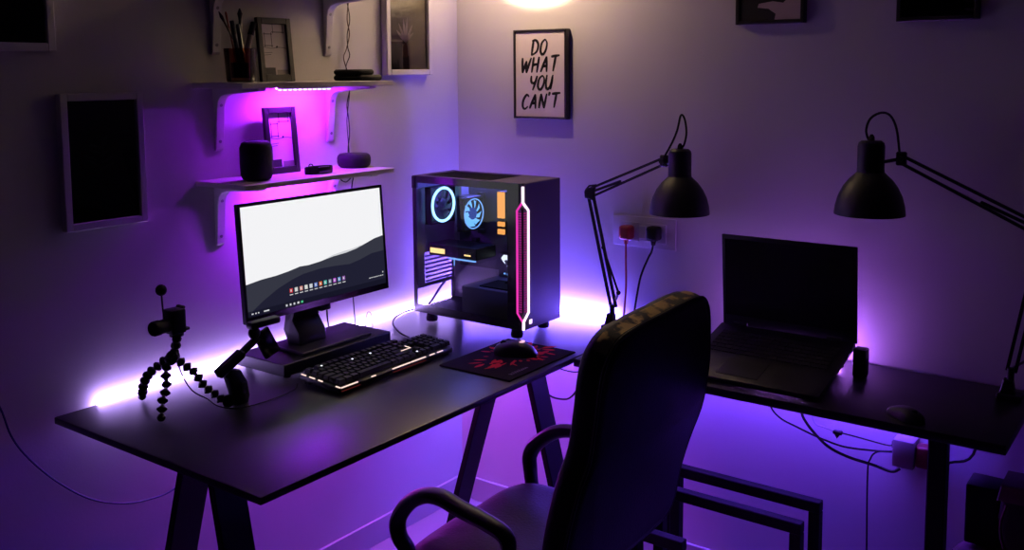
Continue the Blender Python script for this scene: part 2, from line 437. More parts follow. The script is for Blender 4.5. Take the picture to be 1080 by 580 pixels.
def palm(mb, Q, w, h):
    asp = w / h; sheet(mb, Q, 'darkart')
    for i in range(12):
        leaf(mb, Q, (.5, .12 + .05 * i), (.05 + .09 * i) if i % 2 else (PI - .05 - .09 * i), .32, .012, 'greyink', asp)
    for v in (.05, .13, .22): leaf(mb, Q, (1.0, v), PI - .1, .1, .014, 'pinkpaper', asp, .0008)
wall_frame('framed_palm_print', 'black framed near-black palm print, top edge, right of two', 'B', 1.4770, 1.6720, 1.6590, 1.9480, .0110, 'darkwood', .024, 'black framed botanical prints', palm)

def shelf_frame(label, y0, y1, zb, h):
    t = thing('photo_frame', label, 'photo frame', (.05, (y0 + y1) / 2, zb), 'black photo frames on the shelves')
    lean = .017; hz = math.sqrt(h * h - lean * lean); xb = .055
    ux = V((-lean / h, 0, hz / h)); nx = V((hz / h, 0, lean / h))
    B = lambda a, v, d: V((xb, a, zb + .0008)) + ux * v + nx * d
    mb = MB(); fr = .0155; wd = y1 - y0
    def slab(a0, a1, v0, v1, d0, d1, m, bev=.0012):
        mx = Matrix(((0, ux.x, nx.x, xb), (1, ux.y, nx.y, y0), (0, ux.z, nx.z, zb + .0008), (0, 0, 0, 1)))
        mb.box((a0, v0, d0), (a1, v1, d1), m, bev, 1, mx)
    for a in ((0, fr, 0, h), (wd - fr, wd, 0, h), (fr, wd - fr, 0, fr * 1.25), (fr, wd - fr, h - fr * 1.1, h)): slab(*a, -.012, 0, 'darkwood')
    mb.build('frame', t)
    mb = MB(); slab(fr * .8, wd - fr * .8, fr, h - fr, -.011, -.008, 'paper', 0)
    Q = lambda u, v, d=0: B(y0 + fr + (wd - 2 * fr) * u, fr + (h - 2 * fr) * v, -.0075 + d)
    asp = (wd - 2 * fr) / (h - 2 * fr)
    def rect(u0, v0, u1, v1):
        for p in ([(u0, v0), (u1, v0)], [(u1, v0), (u1, v1)], [(u1, v1), (u0, v1)], [(u0, v1), (u0, v0)]): stroke(mb, Q, p, .013, 'ink', .0004, asp, False)
    rect(.12, .58, .40, .80); rect(.48, .84, .88, 1.0)
    stroke(mb, Q, [(.0, .56), (.35, .53), (.7, .55), (1, .53)], .008, 'ink', .0004, asp, False)
    leaf(mb, Q, (.55, .54), .6, .06, .02, 'ink', asp); stroke(mb, Q, [(.06, .44), (.35, .45)], .008, 'ink', .0004, asp, False)
    stroke(mb, Q, [(.06, .40), (.30, .41)], .008, 'ink', .0004, asp, False)
    mb.poly([Q(0, 0, .0004), Q(.46, 0, .0004), Q(.46, .16, .0004), Q(0, .16, .0004)], 'greyink')
    mb.poly([Q(.52, 0, .0004), Q(1, 0, .0004), Q(1, .12, .0004), Q(.52, .12, .0004)], 'pen3')
    mb.build('print', t)
    mb = MB().prism([(.022, (y0 + y1) / 2 - .02, zb + .12), (.0245, (y0 + y1) / 2 - .02, zb + .12), (.0125, (y0 + y1) / 2 - .02, zb + .001), (.010, (y0 + y1) / 2 - .02, zb + .001)], (0, .04, 0), 'darkwood')
    mb.build('strut', t)
shelf_frame('black photo frame on the lower shelf between the round speaker and wristband', -.8870, -.7740, 1.2581, .186)
shelf_frame('black photo frame on the middle shelf beside the pen tumbler', -.9010, -.7840, 1.5148, .176)

# ------------------------------------------------------------------ things on the shelves
t = thing('glass_tumbler', 'amber glass tumbler full of pens on the middle shelf', 'glass', (.10, -1.009, 1.5148))
MB().lathe([(.002, .0008), (.033, .0008), (.036, .004), (.0415, .088), (.0395, .088), (.034, .012), (.002, .012)], 'amber', (.10, -1.009, 1.5148), n=28, cap=False).build('glass_wall', t)
MB().lathe([(.001, .0125), (.030, .0125), (.033, .05), (.028, .052), (.001, .05)], 'ink', (.10, -1.009, 1.5148), n=20).build('dark_liner', t)
def pen(name, label, base, top, r, m, tip=None):
    base, top = V(base), V(top); d = top - base
    mb = MB()
    if tip == 'brush':
        mb.tube([base, base + d * .78, base + d * .82], [r * .7, r, r * 1.1], m, 8)
        mb.tube([base + d * .82, base + d * .90, base + d], [r * 1.1, r * 1.7, r * .4], 'ink', 8)
    elif tip == 'marker':
        mb.tube([base, base + d * .68], r, m, 10); mb.tube([base + d * .68, base + d * .7, base + d], [r * 1.08, r * 1.15, r * 1.05], 'ink', 10)
    else:
        mb.tube([base, base + d * .96, base + d], [r, r, r * .6], m, 8)
        mb.tube([base + d * .72, base + d * .97], r * .45, 'ink', 6)
    o = mb.build(name, loc=base); return tag(o, label, cat={'brush': 'paintbrush', 'marker': 'marker'}.get(tip, 'pen'), group='pens in the amber tumbler')
pen('paintbrush', 'thin brush leaning left out of the amber tumbler', (.105, -.995, 1.567), (.095, -1.0665, 1.6955), .0028, 'pen2', 'brush')
pen('pencil', 'slim red pencil standing behind others in the tumbler', (.085, -1.008, 1.567), (.08, -1.034, 1.697), .003, 'pen4')
pen('pen', 'dark pen with blunt end at the tumbler left', (.11, -1.020, 1.567), (.12, -1.047, 1.672), .0052, 'pen1', 'marker')
pen('paintbrush', 'tall dark brush rising highest at the middle of the tumbler', (.098, -1.003, 1.567), (.10, -1.005, 1.706), .0040, 'pen1', 'brush')
pen('pen', 'dark blue pen low in the middle of the tumbler', (.115, -1.010, 1.567), (.118, -1.027, 1.665), .0055, 'pen1')
pen('marker', 'pale grey marker with black cap leaning right in the tumbler', (.105, -1.002, 1.567), (.10, -.961, 1.671), .0072, 'pen3', 'marker')

def disc(label, c, r, z, h):
    mb = MB().lathe([(r * .2, 0), (r - .005, 0), (r, .005), (r, h - .005), (r - .005, h), (.001, h)], 'rubber', (c[0], c[1], z), n=40)
    return tag(mb.build('disc_case', loc=(c[0], c[1], z)), label, 'case', 'stacked round black cases')
disc('larger round black case, lower of the pair on the middle shelf', (.105, -.590), .0700, 1.5150, .0165)
disc('smaller round black case, upper of the pair on the middle shelf', (.105, -.606), .0580, 1.5317, .0160)

t = thing('smart_speaker', 'tall rounded black smart speaker on the lower shelf', 'speaker', (.122, -.985, 1.2581))
sp = [(.002, .0004), (.030, .0004), (.037, .004), (.0415, .016), (.043, .05), (.0425, .086), (.038, .098), (.030, .1035)]
MB().lathe(sp, 'fabric', (.122, -.985, 1.2581), n=36).build('cloth_body', t)
MB().lathe([(.030, .1032), (.026, .1052), (.001, .1052)], 'blackgloss', (.122, -.985, 1.2581), n=36).build('touch_top', t)
t = thing('smart_speaker', 'low puck-shaped dark smart speaker at the right end of the lower shelf', 'speaker', (.088, -.597, 1.2581))
MB().lathe([(.002, .0004), (.040, .0004), (.047, .006), (.0495, .016), (.0495, .028), (.047, .036), (.042, .040)], 'fabric', (.088, -.597, 1.2581), n=40).build('cloth_body', t)
MB().lathe([(.042, .0398), (.040, .0410), (.001, .0410)], 'black', (.088, -.597, 1.2581), n=40).build('touch_top', t)

t = thing('fitness_band', 'black wristband lying on the lower shelf between photo frame and puck speaker', 'wristband', (.135, -.780, 1.2581))
loop = []
for i in range(28):
    a = 2 * PI * i / 28; loop.append((.135 + .022 * math.cos(a), -.780 + .047 * math.sin(a) * (1 if abs(math.sin(a)) < .95 else .97), 1.2581 + .0105))
MB().tube(loop, .010, 'rubber', 8, closed=True, sq=(.16, 1)).build('strap', t)
MB().box((.151, -.800, 1.2590), (.1595, -.757, 1.2790), 'blackgloss', .003, 2).build('display', t)
MB().tube(spline([(.143, -.823, 1.2775), (.146, -.824, 1.287), (.150, -.818, 1.2875), (.150, -.812, 1.279)], 5), .0014, 'rubber', 6).build('buckle', t)

def cable(name, label, pts, r, m='black', cat='cable', n=7, k=6):
    sp_ = spline(pts, k); mb = MB().tube(sp_, r, m, n)
    return tag(mb.build(name, loc=sp_[0]), label, cat)
cable('shelf_cable', 'thin dark cable hanging from the middle shelf to the puck speaker', [(.05, -.60, 1.4955), (.03, -.56, 1.493), (.012, -.535, 1.478), (.008, -.541, 1.42), (.009, -.546, 1.385), (.007, -.540, 1.33), (.012, -.542, 1.29), (.03, -.560, 1.2605)], .0016, 'violetcable')
cable('shelf_cable', 'second dark cable twisted beside the first between the shelves', [(.012, -.533, 1.487), (.011, -.546, 1.44), (.012, -.541, 1.395), (.010, -.537, 1.35), (.010, -.545, 1.30), (.011, -.540, 1.262)], .0016, 'rubber')
cable('shelf_cable', 'twisted brown cable hanging from the topmost shelf', [(.012, -.530, 1.757), (.010, -.536, 1.70), (.012, -.530, 1.655), (.010, -.542, 1.61), (.012, -.556, 1.585), (.010, -.545, 1.555), (.014, -.533, 1.518)], .0018, 'pen2')
cable('shelf_cable', 'thin black cable crossing the brown one above the black discs', [(.011, -.537, 1.757), (.012, -.527, 1.70), (.010, -.537, 1.655), (.012, -.538, 1.615), (.012, -.531, 1.59), (.012, -.547, 1.556), (.012, -.536, 1.5165)], .0015, 'rubber')
cable('shelf_cable', 'loose cable loops tucked under the right end of the lower shelf', [(.03, -.585, 1.2425), (.05, -.61, 1.235), (.06, -.625, 1.222), (.055, -.60, 1.212), (.05, -.575, 1.222), (.045, -.56, 1.238), (.04, -.555, 1.22), (.03, -.552, 1.19), (.02, -.552, 1.10), (.015, -.55, .95), (.03, -.55, .754)], .0018, 'rubber')

# ------------------------------------------------------------------ monitor and riser
t = thing('monitor_riser', 'flat black box with the monitor standing on it', 'riser', (.16, -.825, DZ))
MB().box((.062, -1.024, .757), (.2525, -.626, .790), 'black', .002, 1).build('body', t)
for x in (.08, .235):
    for y in (-1.0, -.65): MB().cyl((x, y, DZ + .0003), (x, y, .7575), .010, 'rubber', 12).build('foot', t)

t = thing('monitor', 'monitor showing grey dunes under a white sky, on the black riser', 'monitor', (.16, -.81, .79))
TL, BL = V((.150, -1.0765, 1.2052)), V((.172, -1.0768, .8945))
MW = .5265; up = (TL - BL); MH = up.length; up.normalize(); rt = V((0, 1, 0)); nrm = rt.cross(up)  # towards +x
S = lambda u, v, d=0: BL + rt * (u * MW) + up * (v * MH) + nrm * d
mxm = Matrix(((rt.x, up.x, nrm.x, BL.x), (rt.y, up.y, nrm.y, BL.y), (rt.z, up.z, nrm.z, BL.z), (0, 0, 0, 1)))
mb = MB(); mb.box((0, 0, -.012), (MW, MH, 0), 'black', .002, 1, mxm)
mb.box((.06, .05, -.040), (MW - .06, MH - .05, -.011), 'black', .012, 2, mxm); mb.build('casing', t)
mb = MB(); bz = .0085
for (a, b_, c, d) in ((0, bz, 0, MH), (MW - bz, MW, 0, MH), (bz, MW - bz, MH - bz, MH), (bz, MW - bz, 0, .017)): mb.box((a, c, -.001), (b_, d, .003), 'blackgloss', 0, 1, mxm)
mb.build('bezel', t)
mb = MB(); x0, x1, y0, y1 = bz / MW, 1 - bz / MW, .017 / MH, 1 - bz / MH
G = lambda u, v, d=.0012: S(x0 + (x1 - x0) * u, y0 + (y1 - y0) * v, d)
mb.poly([G(0, 0), G(1, 0), G(1, 1), G(0, 1)], 'sky')
def ridge(ps, m, d): mb.poly([G(ps[0][0], 0, d)] + [G(u, v, d) for u, v in ps] + [G(ps[-1][0], 0, d)], m)
ridge([(.52, .372), (.60, .405), (.68, .42), (.75, .428), (.82, .445), (.82, .40)], 'dune1', .0014)
ridge([(0, .298), (.10, .318), (.20, .325), (.28, .34), (.36, .362), (.42, .358), (.50, .368), (.60, .39), (.70, .40), (.78, .42), (.86, .455), (.93, .487), (1, .502)], 'dune2', .0016)
ridge([(0, .02), (.10, .12), (.20, .20), (.30, .255), (.38, .285), (.5, .30), (.60, .295), (.72, .28), (.80, .30), (.90, .34), (1, .345)], 'dune3', .0018)
mb.poly([G(0, 0, .002), G(1, 0, .002), G(1, .052, .002), G(0, .052, .002)], 'taskbar')
for i in range(12):
    u = .278 + i * .0345
    mb.poly([G(u, .135, .002), G(u + .021, .135, .002), G(u + .021, .175, .002), G(u, .175, .002)], 'icon%d' % i)
    mb.poly([G(u - .001, .112, .002), G(u + .022, .112, .002), G(u + .022, .120, .002), G(u - .001, .120, .002)], 'iconw')
    mb.poly([G(u + .005, .145, .0022), G(u + .013, .145, .0022), G(u + .013, .165, .0022), G(u + .005, .165, .0022)], 'iconw')
for i in range(5):
    u = .245 + i * .026
    mb.poly([G(u, .016, .0024), G(u + .011 + .003 * (i > 2), .016, .0024), G(u + .011 + .003 * (i > 2), .036, .0024), G(u, .036, .0024)], 'icong' if i > 3 else 'iconw')
for u, w in ((.022, .012), (.045, .008), (.062, .008), (.10, .035)): mb.poly([G(u, .02, .0024), G(u + w, .02, .0024), G(u + w, .032, .0024), G(u, .032, .0024)], 'iconw')
for i in range(8): mb.poly([G(.865 + i * .015, .085 + .002 * (i % 3), .0024), G(.875 + i * .015, .085, .0024), G(.875 + i * .015, .094, .0024), G(.865 + i * .015, .094, .0024)], 'iconw')
mb.poly([G(.975, .115, .0024), G(.982, .115, .0024), G(.982, .13, .0024), G(.975, .13, .0024)], 'iconw')
mb.build('screen', t)
mb = MB().box((.258, -.018, -.022), (.297, .001, -.002), 'black', .004, 2, mxm); mb.build('control_box', t)
# S-shaped neck and flat foot plate
prof = [(.138, .955), (.158, .955), (.163, .900), (.150, .866), (.176, .832), (.178, .800), (.130, .800), (.112, .836), (.120, .870)]
MB().prism([(x, -.905, z) for x, z in prof], (0, .098, 0), 'black', .004, 2).build('stand_neck', t)
MB().box((.100, -.945, .7902), (.238, -.690, .8005), 'black', .002, 1).build('stand_base', t)

# ------------------------------------------------------------------ keyboard
t = thing('keyboard', 'black backlit mechanical keyboard in front of the monitor', 'keyboard', (.384, -.810, DZ))
mk = Matrix.Translation((.384, -.808, DZ)) @ Matrix.Rotation(math.radians(.5), 4, 'Z') @ Matrix.Rotation(math.radians(4.0), 4, 'Y')
KL, KD = .438, .148   # along y, along x ; front is +x
mb = MB().box((-KD / 2, -KL / 2, .009), (KD / 2, KL / 2, .024), 'black', .004, 2, mk); mb.build('case', t)
mb = MB(); rows = 6; pitch = .0194
for r in range(rows):
    x = -KD / 2 + .016 + r * .0208 + (.004 if r else 0)
    y = -KL / 2 + .012
    seq = {0: [1] + ['g.6'] + [1] * 4 + ['g.3'] + [1] * 4 + ['g.3'] + [1] * 4, 1: [1] * 13 + [2], 2: [1.5] + [1] * 12 + [1.5], 3: [1.75] + [1] * 11 + [2.25], 4: [2.25] + [1] * 10 + [2.75], 5: [1.25, 1.25, 1.25, 6.25, 1.25, 1.25, 1.25, 1.25]}[r]
    seq = seq + ['g.25'] + ([1, 1, 1] if r < 3 else ['g3'] if r == 3 else ['g1', 1, 'g1'] if r == 4 else [1, 1, 1]) + ['g.25'] + ([1, 1, 1, 1] if r in (1, 2, 3, 4) else [2, 1, 1] if r == 5 else ['g4'])
    for w in seq:
        if isinstance(w, str): y += float(w[1:]) * pitch * .985; continue
        L = w * pitch * .985; y1_ = y + L - .0018
        t0 = bmesh.new(); bmesh.ops.create_cube(t0, size=1)
        for v in t0.verts:
            top = v.co.z > 0; ins = .0022 if top else 0
            v.co = V((x + (v.co.x * 2) * (.0093 - ins), (y + y1_) / 2 + (v.co.y * 2) * ((y1_ - y) / 2 - ins), .0375 if top else .0265))
        mb.merge(t0, 'key', mk, smooth=False); y += L
mb.build('keycaps', t)
hx = KD / 2 - .0005
def kl(a, b, m='keyglow'):
    MB().box((min(a[0], b[0]) - .0015, min(a[1], b[1]) - .0015, .0243), (max(a[0], b[0]) + .0015, max(a[1], b[1]) + .0015, .0266), m, 0, 1, mk).build('backlight', t)
for y0_, y1_ in ((-.214, -.160), (-.108, -.096), (-.030, .035), (.042, .098), (.118, .135), (.150, .170)): kl((hx, y0_), (hx, y1_))
for x0_, x1_ in ((-.066, -.052), (-.036, -.020), (-.004, .008), (.058, hx - .004)): kl((x0_, -KL / 2 + .002), (x1_, -KL / 2 + .002))
mb = MB().box((.0165, .062, .0372), (.0190, .0979, .0386), 'keyglow', 0, 1, mk); mb.box((-.003, .098, .0372), (.0190, .1005, .0386), 'keyglow', 0, 1, mk); mb.build('backlight', t)
for a, b_ in ((-.214, -.150), (-.030, .100)): MB().box((hx - .0015, a, .0150), (hx + .0008, b_, .0172), 'keyred', 0, 1, mk).build('red_backlight', t)
for (x, y) in ((-.030, -.075), (-.028, -.010), (-.050, -.165), (.052, .088)): MB().box((x - .002, y - .002, .0375), (x + .002, y + .002, .0395), 'keydot', 0, 1, mk).build('indicator_light', t)
for sx in (-1, 1):
    for sy in (-1, 1):
        z = mk @ V((sx * .06, sy * .19, .010)); MB().box((z.x - .008, z.y - .015, DZ + .0003), (z.x + .008, z.y + .015, z.z), 'rubber').build('foot', t)
cable('keyboard_cable', 'black keyboard lead looping behind the keyboard to the desk edge', [(.318, -.585, .762), (.25, -.548, .754), (.19, -.522, .7535), (.115, -.470, .7535), (.06, -.405, .7535), (.03, -.33, .7535), (.03, -.27, .7535)], .0027, 'rubber')

# ------------------------------------------------------------------ mouse, pad
t = thing('mouse_pad', 'large black mouse pad with red print at the desk front', 'mouse pad', (.62, -.54, DZ))
MB().box((.500, -.702, DZ + .0003), (.737, -.388, DZ + .0045), 'pad', .0018, 1).build('cloth', t)
mb = MB(); PQ = lambda u, v, d=0: V((.500 + .237 * v, -.702 + .314 * u, DZ + .0047 + d))
for k in range(60):
    a = random.uniform(0, 2 * PI); rr = .16 + .20 * random.random() ** .8; c = (.60 + rr * math.cos(a) * 1.05, .47 + rr * math.sin(a) * 1.0)
    leaf(mb, PQ, c, a + random.uniform(-.7, .7), .06 + .13 * random.random(), .010 + .020 * random.random(), 'redpad', .314 / .237, .0001 + .000004 * k)
mb.build('print_pattern', t); mb = MB()
x = .13
for k in range(9):
    w = .012 + .012 * random.random(); h_ = .03 + .02 * random.random()
    stroke(mb, PQ, [(x, .90 - h_), (x + w * .5, .90), (x + w, .90 - h_ * .6)], .011, 'padtext', .0002, 1.3, False); x += w + .010
mb.build('printed_lettering', t)
t = thing('mouse', 'black gaming mouse with a glowing mark on the mouse pad', 'mouse', (.620, -.530, DZ + .0048))
mmx = Matrix.Translation((.618, -.512, DZ + .0050)) @ Matrix.Rotation(math.radians(24), 4, 'Z')
def mouse_body(mb, L, Wd, H, m, mx):
    vs = []; fs = []; nu, nv = 18, 12
    for i in range(nu + 1):
        s = i / nu; x = (s - .5) * L
        w = Wd / 2 * (math.sin(PI * min(.98, max(.02, s * .94 + .03))) ** .42) * (1 - .12 * math.sin(PI * s) ** 6)
        h = H * (.42 + .58 * math.sin(PI * min(1, s * .80 + .14)) ** 1.3) * (min(1, (1 - s) * 7 + .15)) ** .5 * (min(1, s * 9 + .45)) ** .5
        for j in range(nv + 1):
            a = PI * j / nv; c_, s_ = math.cos(a), math.sin(a)
            vs.append(mx @ V((x, w * math.copysign(abs(c_) ** .7, c_), h * abs(s_) ** .6)))
    for i in range(nu):
        for j in range(nv): q = i * (nv + 1) + j; fs.append((q, q + 1, q + nv + 2, q + nv + 1))
    fs.append(tuple(range(nv, -1, -1))); fs.append(tuple(nu * (nv + 1) + j for j in range(nv + 1)))
    for i in range(nu): fs.append((i * (nv + 1), (i + 1) * (nv + 1), (i + 1) * (nv + 1) + nv, i * (nv + 1) + nv))
    mb.faces(vs, fs, m, True); return mb
mouse_body(MB(), .122, .064, .039, 'black', mmx).build('shell', t)
MB().tube([mmx @ V((-.034, -.004, .0315)), mmx @ V((-.034, .004, .0315))], .009, 'rubber', 14).build('scroll_wheel', t)
mb = MB()
lg = spline([(.012, -.0075, .0393), (.022, -.006, .0392), (.024, .004, .0392), (.014, .008, .0393)], 5)
mb.tube([mmx @ p for p in lg], .0020, 'mouselogo', 6); mb.build('logo_light', t)

# ------------------------------------------------------------------ computer case
X0, X1, Y0, Y1, Z0, Z1 = .122, .547, -.376, -.178, .780, 1.2155
t = thing('computer_case', 'black computer tower with a glass side and glowing fans on the desk', 'computer', (.33, -.28, DZ))
mb = MB()
mb.box((X0, Y0 + .004, Z0), (X1 - .012, Y1, Z0 + .012), 'blackmetal', .001, 1)
mb.box((X0, Y1 - .003, Z0 + .012), (X1 - .012, Y1, Z1 - .012), 'metalgrey')
mb.box((X0, Y0 + .004, .850), (X0 + .003, Y1 - .003, .862), 'metalgrey'); mb.box((X0, Y1 - .018, Z0 + .012), (X0 + .003, Y1 - .003, .850), 'metalgrey'); mb.box((X0, Y0 + .004, .962), (X0 + .003, Y1 - .003, Z1 - .012), 'metalgrey')
mb.box((X0, Y0 + .004, .862), (X0 + .003, -.330, .962), 'metalgrey'); mb.box((X0, -.192, .862), (X0 + .003, Y1 - .003, .962), 'metalgrey')
mb.build('chassis', t)
mb = MB(); mb.box((X0, Y0 + .002, Z1 - .012), (X1 - .014, Y1, Z1 - .004), 'mesh', .001, 1)
for (a, b_, c, d) in ((X0, X1 - .014, Y0 + .002, Y0 + .022), (X0, X1 - .014, Y1 - .02, Y1), (X0, X0 + .025, Y0 + .022, Y1 - .02), (X1 - .13, X1 - .014, Y0 + .022, Y1 - .02)):
    mb.box((a, c, Z1 - .004), (b_, d, Z1), 'casegrey')
for i in range(24): mb.box((X0 + .03 + i * .011, Y0 + .024, Z1 - .0042), (X0 + .034 + i * .011, Y1 - .022, Z1 - .0015), 'rubber')
mb.build('top_panel', t)
mb = MB().box((X1 - .014, Y0 + .012, Z0), (X1, Y1, Z1), 'casegrey', .002, 1)
mb.box((X1 - .014, Y0, Z0), (X1 - .004, Y0 + .012, Z1), 'black'); mb.build('front_panel', t)
mb = MB()
gy0, gy1 = Y0, Y0 + .0035
mb.poly([(X0 + .002, gy0, Z0 + .004), (X1 - .0145, gy0, Z0 + .004), (X1 - .0145, gy0, Z1 - .001), (X0 + .002, gy0, Z1 - .001)], 'caseglass'); mb.build('glass_panel', t)
mb = MB()
for (a, b_, c, d) in ((X0 - .002, X0 + .013, Z0, Z1), (X1 - .056, X1 - .0145, Z0, Z1), (X0 + .013, X1 - .056, Z1 - .022, Z1), (X0 + .013, X1 - .056, Z0, Z0 + .026)):
    mb.box((a, gy0 - .0012, c), (b_, gy0 - .0002, d), 'blackgloss')
mb.box((X0 - .003, gy0 - .004, Z1 - .040), (X0 + .010, gy0 + .012, Z1 - .002), 'black', .001, 1)
mb.build('glass_border', t)
for x in (X0 + .045, X1 - .045):
    for y in (Y0 + .03, Y1 - .03): MB().lathe([(.017, .0003), (.019, .008), (.015, .030)], 'rubber', (x, y, DZ), n=16).build('foot', t)
# glowing front strip
mb = MB()
mb.tube([(X1 + .001, -.3765, 1.207), (X1 + .001, -.3765, 1.160), (X1 + .002, -.352, 1.136), (X1 + .002, -.353, .832), (X1 + .001, -.3760, .808), (X1 + .001, -.3765, .783)], .0042, 'hotwhite', 8)
mb.build('front_light', t)
mb = MB()
mb.tube([(X1 - .001, -.3775, 1.160), (X1 - .019, -.3780, 1.136), (X1 - .019, -.3780, .832), (X1 - .001, -.3775, .808)], .0036, 'hotpink', 8)
mb.prism([(X1 - .016, -.3774, 1.135), (X1 - .003, -.3774, 1.150), (X1 - .003, -.3774, .816), (X1 - .016, -.3774, .832)], (0, -.0008, 0), 'pinkmesh')
for i in range(42): mb.box((X1 - .0155, -.3786, .836 + i * .0071), (X1 - .003, -.3782, .8385 + i * .0071), 'dimpink')
mb.build('side_light', t)
mb = MB().prism([(X1 + .0005, -.376, 1.152), (X1 + .0005, -.356, 1.135), (X1 + .0005, -.357, .834), (X1 + .0005, -.376, .816)], (.001, 0, 0), 'pinkmesh')
for i in range(42): mb.box((X1 + .0014, -.3735, .836 + i * .0071), (X1 + .0018, -.3590, .8385 + i * .0071), 'dimpink')
mb.build('light_mesh', t)
MB().box((X1, -.347, .795), (X1 + .002, -.333, .8085), 'hotwhite', .001, 1).build('power_button', t)
# inside
mb = MB().box((X0 + .035, Y1 - .012, .905), (X1 - .145, Y1 - .006, 1.195), 'board')
for i in range(9): mb.box((X0 + .05 + .025 * (i % 4), Y1 - .03, .93 + .03 * i), (X0 + .068 + .025 * (i % 4), Y1 - .012, .942 + .03 * i), 'black')
mb.box((X0 + .05, Y1 - .05, 1.02), (X0 + .075, Y1 - .012, 1.18), 'metalgrey')
mb.build('motherboard', t)
def fan(c, R, m_ring, m_blade, hubm, ringglow=True):
    o = MB(); c = V(c)
    sz = R + .006
    for (a, b_) in (((-.012, -sz, -sz), (.012, sz, -sz + .006)), ((-.012, -sz, sz - .006), (.012, sz, sz)), ((-.012, -sz, -sz), (.012, -sz + .006, sz)), ((-.012, sz - .006, -sz), (.012, sz, sz))):
        o.box(c + V(a), c + V(b_), 'black')
    f = o.build('fan', t)
    mb = MB(); pts = [c + V((.0135, R * math.cos(a), R * math.sin(a))) for a in [2 * PI * i / 40 for i in range(40)]]
    mb.tube(pts, .0042 if ringglow else .0020, m_ring, 8, closed=True); mb.build('fan_ring', f)
    mb = MB()
    for k in range(9):
        a0 = 2 * PI * k / 9; P = []
        for s in range(5):
            r = .018 + (R - .022) * s / 4; a = a0 + .30 * s / 4
            P.append((r, a, s))
        l = [c + V((.004, r * math.cos(a), r * math.sin(a))) for r, a, s in P]; rr_ = [c + V((.010, r * math.cos(a + .50), r * math.sin(a + .50))) for r, a, s in P]
        for s in range(4): mb.faces([l[s], rr_[s], rr_[s + 1], l[s + 1]], [(0, 1, 2, 3)], m_blade)
    mb.build('fan_blades', f)
    MB().lathe([(.019, 0), (.019, .010), (.014, .013), (.001, .013)], hubm, c, (1, 0, 0), 20).build('fan_hub', f)
fan((.150, -.279, 1.115), .0535, 'ring', 'board', 'board')
fan((.262, -.262, 1.092), .0470, 'cyanline', 'fanblue', 'fanhub', False)
mb = MB()
for i in range(8): mb.box((.210 + i * .005, -.270, 1.045), (.212 + i * .005, -.215, 1.145), 'mesh')
mb.box((.205, -.215, 1.06), (.235, Y1 - .012, 1.13), 'metalgrey'); mb.build('cooler_tower', t)
for i, y in enumerate((-.242, -.250)):
    pass
for i, x in enumerate((.352, .366)):
    r = MB().box((x, -.232, 1.030), (x + .008, Y1 - .012, 1.165), 'black').build('memory_stick', t)
    mb = MB()
    for z0_, z1_ in ((1.031, 1.047), (1.056, 1.070), (1.082, 1.164)): mb.box((x - .0005, -.240, z0_), (x + .0095, -.232, z1_), 'ram')
    mb.build('memory_light', r)
r = MB().box((X0 + .012, -.318, .955), (.328, Y1 - .04, .992), 'black', .002, 1).build('graphics_card', t)
mb = MB().box((.140, -.3195, .963), (.200, -.318, .979), 'yellow'); mb.box((.280, -.3195, .966), (.305, -.318, .9705), 'yellow'); mb.build('card_logo', r)
mb = MB().box((.215, -.318, .9495), (.322, -.312, .9530), 'cyanline'); mb.build('card_light', r)
mb = MB().tube([(.2235, -.300, .925), (.2235, -.300, .955)], .0016, 'cyanline', 6); mb.build('card_light', r)
mb = MB()
for i in range(7): mb.box((X0 + .0035, -.328, .866 + i * .0135), (X0 + .007, -.194, .8715 + i * .0135), 'metalgrey')
mb.build('slot_covers', t)
mb = MB(); LQ = lambda u, v: V((.335 + .040 * u, -.2005, .912 + .046 * v))
mb.poly([LQ(0, .75), LQ(.25, 1), LQ(.95, 1), LQ(1, .55), LQ(.85, .25), LQ(.55, .2), LQ(.75, .5), LQ(.55, .68), LQ(.3, .6), LQ(.45, .35), LQ(.2, .5)], 'logo')
mb.box((.345, -.2005, .895), (.352, -.1995, .9), 'cyanline'); mb.box((.358, -.2005, .893), (.368, -.1995, .899), 'cyanline')
mb.box((.325, -.199, .885), (.385, -.189, .962), 'board'); mb.build('chipset_cover', t)
mb = MB().box((.305, Y0 + .012, Z0 + .013), (X1 - .016, Y1 - .004, .884), 'shroud', .002, 1)
mb.box((.36, -.345, .884), (.50, -.25, .888), 'rubber'); mb.build('power_supply_shroud', t)
mb = MB()
for k in range(3): mb.tube(spline([(.42 + .01 * k, -.20, .95), (.44, -.235, .93 - .01 * k), (.43 + .012 * k, -.26, .905), (.41 + .01 * k, -.28, .888)], 5), .004, 'rubber', 6)
mb.build('inner_cables', t)
MB().box((.20, -.196, 1.190), (.40, -.188, 1.196), 'casefill').build('inner_fill_strip', t)  # fill strip added to brighten the case interior
cable('computer_cable', 'flat violet-lit cable dropping behind the computer case to the desk', [(.116, -.205, .86), (.085, -.21, .82), (.06, -.225, .775), (.045, -.24, .7545), (.035, -.26, .753)], .0042, 'violetcable')
cable('thin_cable', 'thin wire arching up behind the right end of the riser', [(.118, -.592, .7525), (.11, -.585, .79), (.10, -.565, .812), (.10, -.55, .80), (.10, -.546, .7525)], .0011, 'rubber')
cable('monitor_cable', 'cable hanging from the monitor back to the desk', [(.125, -.72, .96), (.07, -.70, .89), (.05, -.685, .83), (.045, -.675, .78), (.045, -.67, .7535)], .0024, 'rubber')

